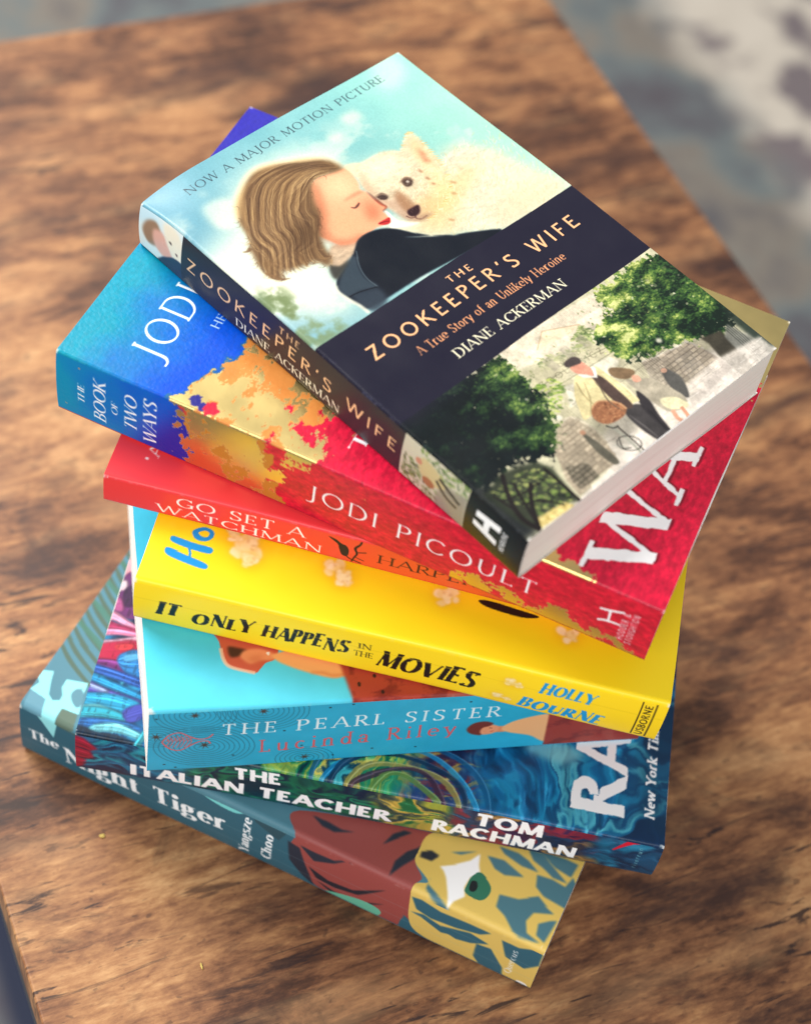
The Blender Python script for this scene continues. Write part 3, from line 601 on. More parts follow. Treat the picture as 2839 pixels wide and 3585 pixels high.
    c.fill(curve(np.array([(64.4, 155), (66.9, 157.6), (67, 165.4), (66.2, 172.5), (63.2, 171.7), (62.7, 164.3)])), (78, 62, 56), 1, .2)
    c.fill(np.array([(61.3, 151.8), (63.9, 153.4), (65.1, 155.8), (67.2, 152.4), (68.2, 153.5), (65.5, 157.1), (62.1, 154.1)]), (236, 230, 220), 1, .15)
    c.line(np.array([(58.5, 153.8), (56.4, 159.2), (56.2, 164.4)]), .5, (150, 136, 96), .8); c.line(np.array([(68, 156.6), (68.5, 163.1), (68.5, 169)]), .5, (222, 210, 168), .8)
    c.fill(curve(np.array([(61.7, 148.2), (66, 148.5), (66.7, 151), (66.6, 153.6), (64.8, 155.5), (63.1, 153.2), (61.3, 151)])), (216, 150, 126), 1, .2)
    c.fill(curve(np.array([(61.4, 145.6), (65.1, 145.4), (66.8, 147), (66, 149.1), (62.8, 148.4), (60.7, 147.4)])), (74, 64, 62), 1, .15)
    bsk = np.array([(53.8, 164.9), (58.5, 164), (63, 168), (63.4, 172.1), (59.8, 173.7), (53.7, 172.5), (51.6, 168.5)])
    c.fill(curve(bsk, True, 3), (150, 100, 70), 1, .15)
    c.dabs(bsk, 190, .5, [(190, 138, 98), (112, 70, 48), (168, 116, 80)], 15, .2, .3)
    c.line(np.array([(53.8, 164.9), (58.4, 164.1), (62.8, 168.2), (63.4, 172.1)]), .6, (196, 150, 110), .9)
    for q, w, k in (([(53.7, 173.4), (54.3, 179.6), (53.7, 188.3)], 1.1, (150, 148, 134)), ([(55.4, 174.8), (55.4, 180.6), (55.1, 188.5)], .6, (48, 46, 42)), ([(52.6, 172.5), (53.9, 174.7), (56, 175.2)], .6, (60, 58, 52)), ([(48.5, 179.5), (51.2, 182.3), (51.7, 183.8)], .5, (170, 168, 156)), ([(52.6, 178.3), (50.3, 182.2), (52.6, 184)], .5, (60, 56, 50))):
        c.line(np.array(q), w, k, .95)
    gr = 1+(c.noise(.5, .5, 91, 2)-.5)*.16+(c.noise(3.5, 3.5, 92, 4)-.5)*.34
    low = c.Y > 128; c.rgb[low] = np.clip(c.rgb[low]*gr[low][:, None], 0, 1)**1.04
    c.rgb[~low] = np.clip(c.rgb[~low], 0, 1)**1.55*(1+(c.noise(.4, .4, 93, 2)-.5)*.06)[~low][:, None]
    whl = disc(*(53.4, 182.3), 4.2, 3.0, .7, 30); c.line(np.vstack([whl, whl[:1]]), .4, (52, 50, 46), .9, smooth=False)
    for k in range(8): c.line([whl[k*3], whl[(k*3+15) % 30]], .1, (150, 148, 140), .6, smooth=False)
    for q, kk in (([(65.1, 156.7), (61.3, 165.6), (62.1, 172.7)], (84, 72, 60)), ([(69.8, 162.9), (69.9, 167.7), (69.1, 171.8)], (236, 226, 188)), ([(60.6, 155.5), (56.7, 161.9), (52, 166.2)], (150, 136, 98)), ([(68.9, 176.4), (68.3, 181.7), (67, 187.7)], (30, 28, 30)), ([(62.2, 174.5), (62.8, 180.8), (63, 187.3)], (104, 98, 96))):
        c.line(np.array(q), [.2, .7, .2], kk, .75)
    # band and lettering
    c.fill([(-1, 88.6), (W+1, 89.9), (W+1, 128.6), (60, 128.7), (52, 128.9), (-1, 128.9)], (27, 25, 42), 1)
    c.fill(np.array([(-3.4, 122.6), (10.4, 124.6), (24.6, 126.6), (34.8, 127.7), (24.3, 129.9), (10.6, 130.5), (1.8, 131.4)]), (27, 25, 42), .8, 2.2)
    org = (244, 186, 134)
    c.text('NOW A MAJOR MOTION PICTURE', (13.8, 9.6), (110.0, 8.3), 3.6, 'capsser', (52, 70, 80), .95)
    c.text('THE', (56.4, 96.3), (67.4, 96.6), 3.0, 'sans', org)
    c.text("ZOOKEEPER'S WIFE", (12.4, 104.9), (113.4, 104.9), 5.9, 'sans', org)
    c.text('A True Story of an Unlikely Heroine', (26.0, 112.7), (97.4, 113.1), 3.7, 'serif', (232, 160, 112))
    c.text('DIANE ACKERMAN', (35.2, 121.7), (88.4, 122.2), 4.0, 'serif', (240, 234, 200))
    # handling wear along the spine fold
    wear = sstep(.60, .8, c.noise(2.4, 1.2, 77, 6, .7))*np.exp(-c.X/1.3)
    c.mask(wear*.22, (150, 160, 190))
    return c

def art_blue_sky_spine(L, T):
    c = Canvas(L, T, 4.0, (47, 42, 52)); rs = random.Random(8)
    x0, x1, x2 = 22.7, 132.3, 161.9
    c.fill([(-1, -1), (x0, -1), (x0, T+1), (-1, T+1)], (222, 230, 226))
    c.fill([(-1, -1), (9, -1), (11, 6), (-1, 9)], (196, 222, 230), 1, 1.5)
    c.blob([(4, 6), (9, 4), (12, 9), (10, 15), (5, 17), (2, 12)], (150, 112, 84), .95, .5)
    c.blob([(8, 8), (13, 7), (17, 12), (18, 17), (12, 18), (8, 14)], (226, 168, 148), 1, .5)
    c.blob([(13, 2), (19, 1.5), (23, 6), (23, 14), (19, 15), (14, 8)], (240, 226, 200), 1, .5)
    c.blob([(16, 8.4), (17.3, 8), (17.5, 9.2)], (70, 50, 48), .9, .2); c.blob([(19.6, 11.6), (20.8, 11.4), (20.6, 12.6)], (90, 60, 60), .9, .2)
    c.fill(curve([(15, 17), (19, 14.5), (23.5, 15), (23.5, 24), (10, 24), (12, 19.5)]), (46, 54, 76), 1, .3)
    c.fill([(x0, -1), (x1, -1), (x1, T+1), (x0, T+1)], (47, 43, 50))
    c.fill([(x1, -1), (x2, -1), (x2, T+1), (x1, T+1)], (196, 190, 168))
    c.dabs([(x1+6, 0), (x2, 0), (x2, 8), (x1+12, 9)], 150, .9, [(96, 124, 62), (140, 160, 84), (60, 84, 48)], 3)
    c.dabs([(x1+1, 8), (x1+18, 16), (x1+18, T), (x1+1, T)], 190, .9, [(50, 70, 44), (92, 118, 64), (130, 146, 92)], 5)
    c.fill([(x1+18, 10), (x2, 6), (x2, T), (x1+16, T)], (150, 142, 128), .9, .6)
    for k in range(9): c.line([(x1+17, 9+1.5*k), (x2, 7+1.7*k)], .3, (108, 100, 92), .7)
    c.fill(curve([(x1+9, 5), (x1+17, 6.5), (x1+20, 11), (x1+13, 15), (x1+8, 11)]), (196, 178, 132), 1, .3)
    c.fill(disc(x1+7.6, 8, 1.5), (190, 130, 108), 1); c.fill(disc(x1+13, 14.5, 2.8, 2.2), (160, 106, 74), 1)
    c.line([(x1+17, 8), (x1+22, 10), (x1+27, 12)], 1.6, (58, 54, 54), 1); c.line([(x1+16, 10), (x1+21, 14), (x1+26, 15)], 1.4, (58, 54, 54), 1)
    c.fill([(x2, -1), (L+1, -1), (L+1, T+1), (x2, T+1)], (22, 23, 27))
    org = (244, 196, 146)
    c.text("ZOOKEEPER'S WIFE", (25.6, 14.2), (129.8, 14.4), 5.7, 'sansthin', org)
    c.text('THE', (71.6, 6.8), (81.8, 6.8), 2.9, 'sansthin', org)
    c.text('DIANE ACKERMAN', (51.2, 21.4), (103.0, 20.6), 3.9, 'serif', (244, 240, 214))
    # white block letter, read with the book upright: right is towards the front cover
    wt = (244, 244, 244)
    for s in ([(165.8, 14.6), (176.2, 16.2), (176.2, 13.4), (165.8, 11.9)], [(166.2, 9.6), (176.6, 8.3), (176.6, 5.4), (166.2, 6.6)], [(170.0, 13.2), (172.4, 13.4), (172.4, 7.0), (170.0, 7.4)]):
        c.fill(s, wt)
    c.text('HEADLINE', (179.6, 16.4), (179.6, 6.2), 2.0, 'cond', wt)
    wear = sstep(.62, .8, c.noise(1, 2.4, 79, 6, .7))*np.exp(-c.Y/.9)
    c.mask(wear*.25, (150, 150, 165))
    return c

GOLD = (232, 206, 136)
def art_paint_cover(W, H):
    c = Canvas(W, H, 3.4, (0, 120, 215))
    u = (c.X/W); a = c.Y
    q = lambda k: np.array(k)/255.
    n1 = c.noise(18, 18, 2, 5)
    t = np.clip((a-4)/36+(n1-.5)*.7, 0, 1)[..., None]
    v = sstep(45, 85, c.X+(n1-.5)*30-a*.5)[..., None]
    blue = (q((0, 146, 172))*(1-t)+q((0, 78, 204))*t)*(1-v)+q((46, 42, 160))*v
    c.rgb[:] = blue*(.92+.16*c.noise(.9, 1.6, 9, 3))[..., None]
    # torn boundary to ochre, gold leaf and crimson
    nb = c.noise(9, 9, 14, 6, .62)
    d = a-(43.5+.36*c.X) + (nb-.5)*16
    och = sstep(-.6, .6, d)
    edge = np.exp(-(d/.9)**2)
    c.mask(edge*.6, (0, 110, 120))
    on = c.noise(5, 5, 33, 5)[..., None]
    ochre = q((196, 118, 52))*(1-on)+q((226, 150, 76))*on
    c.put((slice(None), slice(None)), och, ochre)
    nr = c.noise(8, 8, 51, 6, .64)
    dr = a-(84+.40*c.X)+(nr-.5)*58
    red = sstep(-.5, .5, dr)
    grain = c.noise(1.3, 2.6, 71, 4, .7)
    redt = q((206, 24, 58))*(.72+.56*grain)[..., None]
    c.put((slice(None), slice(None)), red, redt)
    ng = c.noise(8, 11, 61, 7, .72)
    lim = np.interp(a-.35*c.X, [40, 46, 58, 72, 90, 100, 106, 300], [.62, .47, .49, .45, .52, .62, .80, .9])
    xw = c.X+(nr-.5)*40
    far = sstep(104, 116, xw)*sstep(120, 150, c.Y); lim = lim*(1-far)+np.interp(xw, [104, 118, 130, 150], [.66, .52, .45, .36])*far
    spot = .36-np.hypot((a-183)/15, (c.X-.5)/5)*.5+(ng-.5)*1.5
    gold = np.maximum(sstep(-.006, .006, ng-lim)*sstep(.3, .7, och), sstep(-.02, .02, spot))
    c.mask(gold, GOLD, 1, 1.0)
    c.mask(sstep(-.4, .4, c.X+(c.Y-200)*.25-114+(ng-.5)*46)*sstep(150, 160, c.Y+(ng-.5)*40), GOLD, 1, 1.0)
    for x, y, r in ((4, 51, 2.6), (2.5, 54, 2)):
        c.blob(disc(x, y, r, r*.8)+np.random.RandomState(3).uniform(-.5, .5, (24, 2)), (44, 40, 130), 1, .1)
    c.blob(disc(3, 57, 2.6)+np.random.RandomState(4).uniform(-.8, .8, (24, 2)), (206, 30, 60), 1, .1)
    wt = (240, 243, 246)
    c.text('JODI PICOULT', (12.6, 32.6), (132, 32.6), 11.8, 'roman', wt)
    c.text('HER', (36.2, 43.2), (46.6, 43.2), 3.4, 'capsser', (190, 222, 245))
    c.text('THE', (10.2, 109.2), (48, 109.2), 5.0, 'roman', wt)
    for ch, xa, xb in (('W', 8.8, 42.6), ('A', 46, 67), ('Y', 78, 98), ('S', 110, 122)):
        c.text(ch, (xa+.6, 212.4), (xb+.6, 212.4), 21.6, 'torn', (40, 8, 16), .4)
        c.text(ch, (xa, 211.4), (xb, 211.4), 21.6, 'torn', (244, 242, 242))
    sh = sstep(.55, .8, c.noise(.8, 3, 5, 3))
    return c

def art_paint_spine(L, T):
    c = Canvas(L, T, 3.4, (0, 100, 190)); q = lambda k: np.array(k)/255.; a = c.X
    t = np.clip(a/44+(c.noise(14, 14, 4, 4)-.5)*.6, 0, 1)[..., None]
    c.rgb[:] = q((0, 138, 178))*(1-t)+q((0, 84, 196))*t
    c.mask(sstep(36, 50, a+(c.Y-12)*.6)*.9, (34, 34, 150))
    nb = c.noise(9, 9, 23, 6, .62)
    d = a-(46+.45*c.Y)+(nb-.5)*12
    c.mask(sstep(-.5, .5, d), (190, 120, 44))
    c.mask(np.exp(-((d-1.5)/2.2)**2)*sstep(.45, .6, c.noise(4, 4, 3, 4))*.9, (204, 40, 50))
    nr = c.noise(8, 8, 42, 6, .64)
    dr = a-(76+.28*c.Y)+(nr-.5)*24
    grain = c.noise(1.3, 2.6, 71, 4, .7)
    c.put((slice(None), slice(None)), sstep(-.5, .5, dr), q((204, 28, 52))*(.72+.56*grain)[..., None])
    ng = c.noise(8, 9, 67, 7, .72)
    lim = np.interp(a-.3*c.Y, [40, 44, 50, 68, 78, 84, 92, 300], [.8, .5, .36, .36, .5, .56, .9, .9])
    lim = np.where((a > 84) & (a < 96) & (c.Y < 7), .52, lim)
    bot = np.interp(a, [150, 165, 185, 205, 214], [29, 27, 22, 27, 30])
    lim = np.where(a > 150, np.where(c.Y > bot-2*(ng-.5)*20, .3, .9), lim)
    c.mask(sstep(-.006, .006, ng-lim), GOLD, 1, 1.0)
    wt = (244, 244, 248)
    for s, x, y0, y1, h in (('THE', 10.9, 21.0, 11.4, 2.5), ('BOOK', 19.2, 26.6, 6.2, 4.7), ('OF', 23.9, 19.8, 13.4, 2.4), ('TWO', 31.2, 24.4, 7.0, 4.7), ('WAYS', 38.8, 27.2, 5.2, 5.0)):
        c.text(s, (x, y0), (x, y1), h, 'italic', wt)
    c.text('JODI PICOULT', (96.4, 19.9), (179.6, 19.9), 7.6, 'roman', wt)
    c.line([(201.6, 17.6), (204.4, 16.2), (209.4, 15.6)], [.8, 1.0, .8], wt); c.line([(201.2, 11.2), (204.6, 10.4), (209.4, 8.6)], [.8, 1.0, .8], wt); c.line([(205.2, 16.6), (204.8, 10.0)], .8, wt)
    c.text('HODDER &', (211.6, 23.4), (211.6, 8.4), 2.3, 'sansthin', wt)
    c.text('STOUGHTON', (214.6, 24.2), (214.6, 7.4), 2.3, 'sansthin', wt)
    return c

def art_coral_cover(W, H):
    c = Canvas(W, H, 2.2, (236, 60, 66))
    c.mask(sstep(60, 190, c.Y)*.5, (226, 84, 46))
    c.rgb[:] *= (.97+.06*c.noise(20, 20, 2, 4))[..., None]
    wt = (250, 236, 232)
    c.text("'A REMARKABLE", (10.8, 15.6), (80, 15.6), 4.2, 'serif', wt)
    return c
def art_coral_spine(L, T):
    c = Canvas(L, T, 3.4, (232, 58, 58))
    c.mask(sstep(40, 130, c.X), (222, 92, 40))
    c.mask(sstep(110, 190, c.X)*sstep(.4, .7, c.noise(8, 14, 4, 4))*.6, (236, 140, 50))
    wt = (250, 238, 236)
    c.text('GO SET A', (26.0, 7.2), (71.6, 6.8), 4.6, 'capsser', wt)
    c.text('WATCHMAN', (19.2, 13.2), (78.2, 13.6), 4.7, 'capsser', wt)
    k = (36, 26, 24)
    c.blob([(79.8, 2.6), (82.5, 3.2), (84.6, 4.6), (86.6, 5.4), (87.6, 8.2), (87.0, 11.2), (85.2, 10.8), (84.0, 7.4), (83.2, 5.2)], k)
    c.line([(91.6, .6), (91.0, 3.0), (89.6, 5.4), (90.4, 8.2), (89.6, 11), (88.6, 15.4)], [.5, 1.0, .7, .5], k)
    c.line([(86.6, 10.6), (88.2, 12.2), (92.4, 13.6)], .6, k); c.line([(90.2, 7.6), (93.6, 6.4)], .5, k); c.line([(89.8, 10.4), (93.2, 11.6)], .4, k)
    c.text('HARPER LEE', (97.8, 10.4), (152, 10.4), 4.7, 'capsser', (66, 34, 26))
    return c

def popcorn(c, x, y, r, seed, a=1):
    """one burst kernel: creamy lobes of uneven size round a tan heart"""
    rs = random.Random(seed)
    c.blob(disc(x-.3, y+.2, r*1.2), (236, 176, 20), .4, r*.4)
    for ring, n in ((.66, 4), (.34, 3), (.05, 1)):
        for k in range(n):
            an = k*6.28/n+rs.random(); d = r*ring*rs.uniform(.75, 1.1); lx, ly = x+d*math.cos(an), y+d*math.sin(an); q = r*rs.uniform(.36, .62)
            p = disc(lx, ly, q, q*rs.uniform(.6, 1), rs.random()*3, 10)+np.array([[rs.uniform(-.12, .12)*q for _ in range(2)] for _ in range(10)])
            c.blob(p, (222, 176, 84), .4, q*.3); c.blob(p*.86+np.array([lx, ly])*.14, rs.choice([(250, 230, 168), (254, 238, 190), (244, 220, 146)]), a*.9, .25)
    for k in range(3):
        an = rs.random()*6.28; c.blob(disc(x+r*.35*math.cos(an), y+r*.35*math.sin(an), r*.16, r*.06, an), (186, 124, 58), .45, .3)

def art_yellow_cover(W, H):
    c = Canvas(W, H, 2.8, (255, 222, 28))
    c.mask(sstep(.45, .8, c.noise(30, 30, 3, 3))*.25, (255, 205, 24))
    bl = (12, 150, 222)
    # hand-drawn capital and small letter, read with the book upright
    H1 = np.array([(14.6, 6.2), (15.9, 7.3), (14.6, 13.9), (13, 20.9), (11.4, 22.2), (10.4, 20.8), (11, 15.7), (12.7, 8.2)])
    H2 = np.array([(20.2, 6.7), (21.1, 7.9), (20.1, 14.9), (19.7, 21.2), (18, 22.1), (16.9, 20.7), (17.2, 14), (18.5, 7.8)])
    c.blob(H1, bl); c.blob(H2, bl); c.line(np.array([(17.9, 13.8), (14.9, 15.1), (12.9, 15.2)]), .9, bl)
    O = np.array([(24.3, 13.3), (26.1, 14.1), (27.8, 17), (26.9, 20.2), (24.4, 20.8), (22.2, 19.3), (21.5, 17), (22.1, 14.8)]); c.blob(O, bl)
    c.blob(np.array([(24.8, 15.4), (26.3, 17.4), (25.7, 19.1), (24, 18.9), (23.5, 17.2)]), (255, 222, 28))
    for x, y, r, s in ((24, 33, 6.2, 1), (27.5, 27.5, 3.6, 7), (18.6, 35.5, 3.6, 2), (23.4, 65.0, 4.6, 3), (20, 68.5, 4.2, 4), (22.0, 104, 4.6, 5), (18.6, 148, 4, 6), (60, 40, 6, 8), (70, 120, 6, 9)):
        popcorn(c, x, y, r, s)
    c.blob(np.array([(23.7, 115.2), (24.5, 119.6), (23.8, 128.3), (23.1, 136), (22, 135.8), (20.8, 130.7), (21.1, 123), (22, 117.2)]), (20, 18, 16))
    return c
def art_yellow_spine(L, T):
    c = Canvas(L, T, 3.4, (250, 214, 34)); k = (24, 22, 22)
    c.text('IT', (8.2, 16.8), (15.8, 16.4), 7.6, 'brush', k)
    c.text('ONLY', (20.6, 17.2), (41.6, 15.4), 7.4, 'brush', k)
    c.text('HAPPENS', (45.2, 16.6), (75.0, 14.2), 8.0, 'brush', k)
    c.text('IN', (78.8, 9.6), (83.4, 9.4), 3.0, 'serif', k); c.text('THE', (77.6, 14.4), (84.4, 14.2), 3.2, 'serif', k)
    c.text('MOVIES', (85.8, 17.2), (119.8, 17.0), 10.0, 'brushfat', k)
    c.blob([(97.6, 13.6), (96.2, 11.8), (96.9, 10.8), (97.8, 11.5), (98.8, 10.7), (99.6, 11.8)], (250, 214, 34))
    popcorn(c, 132, 8.4, 2.4, 3); popcorn(c, 135, 9, 1.6, 13); popcorn(c, 129.2, 18.4, 2.3, 4); popcorn(c, 132.4, 19, 1.5, 14)
    bl = (18, 150, 214)
    c.text('HOLLY', (142.2, 10.4), (160.8, 9.8), 6.2, 'brush', bl)
    c.text('BOURNE', (136.6, 21.2), (165.4, 21.2), 7.0, 'brush', bl)
    c.text('USBORNE', (180.7, 21.6), (180.7, 3.0), 2.7, 'cond', k)
    c.line([(177.0, 23.8), (177.0, 1.8)], .5, k, smooth=False); c.line([(181.8, 23.6), (181.8, 1.6)], .5, k, smooth=False)
    c.line([(0, 9.2), (L, 9.0)], .25, (222, 186, 20), .6, smooth=False)
    return c

def art_cyan_cover(W, H):
    c = Canvas(W, H, 2.8, (84, 206, 232))
    c.mask(sstep(10, 34, c.X)*.5, (52, 184, 220)); c.rgb[:] *= (.96+.08*c.noise(9, 9, 5, 5))[..., None]
    c.blob(np.array([(32.9, 24.8), (27.1, 25.9), (20.1, 26.7), (16.9, 28.7), (15, 32.9), (13.6, 37.2), (15.2, 39.2), (17.5, 41.3), (18.9, 44.5), (23.4, 46.1), (29.3, 42.4)]), (196, 84, 62), 1, .15)
    c.line(np.array([(24.6, 26.2), (19.6, 26.9), (16.5, 29.2), (13.6, 37.2)]), 1.3, (240, 190, 160), .8)
    c.blob(np.array([(24.5, 28.6), (25, 29.9), (23.5, 34.5), (22.2, 35.4), (20.6, 31.1), (21, 29.1)]), (70, 34, 30), 1, .4)
    c.blob(np.array([(21.1, 32.7), (23.2, 34.6), (23.5, 39.8), (21, 44.6), (18.7, 44), (18.6, 39.3), (17.5, 36), (19.2, 33.6)]), (230, 140, 96), 1, .4)
    c.blob(np.array([(19.1, 34.6), (20.8, 37.4), (20.3, 40.5), (17.7, 38.1)]), (206, 108, 72), .7, .8)
    c.blob(np.array([(21.7, 41.7), (21.9, 42.9), (20.5, 42.6)]), (240, 236, 230), .9, .1)
    c.blob(np.array([(21, 44.6), (18.4, 45), (15.7, 48.9), (12.1, 56.4), (9.5, 64), (10, 69.1), (8.5, 77.1), (10.9, 78.5), (22.2, 57.6)]), (238, 164, 104), 1, .2)
    c.line(np.array([(12.4, 56.5), (12, 60.6), (10.6, 64.1), (11, 68.9)]), 1.0, (206, 118, 70), .6, blur=.4)
    dr = np.array([(11.4, 68.8), (7.8, 69.7), (4.1, 70.3), (-0.8, 69.7), (-1.5, 81), (-1.3, 96.9), (13.4, 99.2), (14.9, 73.7)])
    c.fill(dr, (176, 66, 48), 1, .2); c.fill([(0, 69.8), (20, 66), (40, 80), (40, 150), (0, 150)], (172, 62, 46), 1, .6)
    c.fill([(0, 69.8), (40, 69.8), (40, 150), (0, 150)], (110, 30, 30), .6, .3, sstep(.5, .7, c.noise(5, 3, 12, 5)))
    for x, y in ((6.5, 72.6), (9.4, 78.4), (3, 80.4)): c.blob(disc(x, y, .8, .6), (50, 20, 24))
    return c
def art_cyan_spine(L, T):
    c = Canvas(L, T, 3.0, (44, 168, 206)); c.rgb[:] *= (.95+.1*c.noise(8, 8, 5, 4))[..., None]
    k = (30, 78, 96)
    for x, y, n in ((15.6, 3.3, 8), (38.9, 2.8, 9), (2.7, 15.9, 5), (19.6, 24, 10), (55.8, 36.5, 6)):
        for i in range(2, n+1):
            r = i*1.55; p = disc(x, y, r*1.15, r*.85, .2, 40); c.line(np.vstack([p, p[:1]]), .24, k, .75, smooth=False)
    for x, y, r in ((15.6, 3.3, 2.2), (38.9, 2.8, 2.2), (2.7, 15.9, 2.6), (19.6, 22.8, 2.8), (55.8, 35.7, 2.4)):
        for i in range(8):
            an = i*math.pi/4+.2; c.line([(x, y), (x+r*math.cos(an), y+r*math.sin(an))], [.7, .1], (70, 62, 58), 1, smooth=False)
    for x, y in ((2.6, 4.4), (6, 35.2), (10, 37.6), (62, 3.2), (70, 2.2), (96, 34), (30, 31), (112, 5), (54, 27), (47, 16), (80, 33), (66, 36)):
        c.fill(disc(x, y, .55, .4), (30, 60, 74))
    rd = (206, 96, 100)
    o = [(4.8, 19.6), (7, 15.4), (10.6, 13.8), (14, 16.4), (17.5, 18.6), (20.6, 18.0), (22.3, 15.6)]
    o2 = [(4.8, 19.6), (7.4, 24), (11, 25.6), (14.6, 22.6), (17.8, 20.2), (20.6, 20.2), (21.6, 22)]
    c.line(o, .6, rd); c.line(o2, .6, rd)
    for i in range(7):
        c.line([(6+i*1.3, 15.6+abs(i-3)*.3), (7.2+i*1.3, 19.6), (6+i*1.3, 24-abs(i-3)*.3)], .4, rd, .9)
        c.line([(6+i*1.3, 19.6), (7.2+i*1.3, 17+abs(i-3)*.2)], .35, rd, .9)
    c.text('THE PEARL SISTER', (25.2, 16.6), (124.0, 15.8), 6.9, 'wideser', (222, 238, 244))
    c.text('Lucinda Riley', (39.4, 30.0), (109.4, 26.4), 8.6, 'wideser', (206, 92, 98))
    c.line([(121, 24.6), (128, 25)], 4.2, (214, 140, 98), 1, blur=.2)
    c.blob([(117.4, 21.6), (121.4, 21.0), (124.6, 22.6), (125.2, 25), (123.6, 27.6), (119.6, 28), (117.4, 25.6)], (226, 152, 110), 1, .2)
    c.blob([(113.4, 23), (115.4, 19.6), (119.4, 18.8), (122.6, 20.4), (121.6, 22.2), (119.2, 23.2), (118.6, 26), (119.4, 28.4), (116.4, 27.6), (114.2, 25.8)], (112, 50, 38), 1, .2)
    c.line([(121.6, 23.6), (122.8, 23.8)], .4, (90, 40, 36)); c.line([(122.4, 26.2), (123.6, 25.8)], .4, (180, 60, 60))
    c.blob([(126.4, 24.2), (130, 20), (138, 17), (143.2, 17), (145.4, 24), (144.8, 36), (138, 31), (129, 27.4)], (232, 176, 122), 1, .2)
    c.fill([(142.6, 16), (L+1, 10), (L+1, T+1), (144.8, T+1)], (150, 54, 44), 1, .3)
    c.fill([(142.6, 16), (L+1, 10), (L+1, T+1), (144.8, T+1)], (104, 30, 30), .6, .3, sstep(.48, .7, c.noise(4, 6, 2, 4)))
    return c

def rib(c, poly, col):
    """one thick fold of paint with bristle streaks and a wet edge"""
    p = curve(poly, True, 5); col = tuple(int(v*.86) for v in col); c.fill(p+np.array([.3, .4]), tuple(int(v*.35) for v in col), .8, .6); c.fill(p, col, .96, .3)
    c.fill(p, tuple(int(v*.55) for v in col), .6, .3, sstep(.5, .7, c.noise(1.2, 5, int(col[0]+col[1]*3), 4)))
    rs = random.Random(int(p[0, 0]*97)); m = len(poly)//2; A = np.array(poly[:m], float); B = np.array(poly[m:m*2], float)[::-1]
    for k in range(7):
        t = rs.uniform(.08, .92); P = A*(1-t)+B*t
        f = rs.choice([.6, .75, 1.2, 1.35]); kc = tuple(int(min(255, v*f+(26 if f > 1 else 0))) for v in col)
        c.line(P, [.1, rs.uniform(.3, .9), .1], kc, rs.uniform(.35, .8), blur=.1)

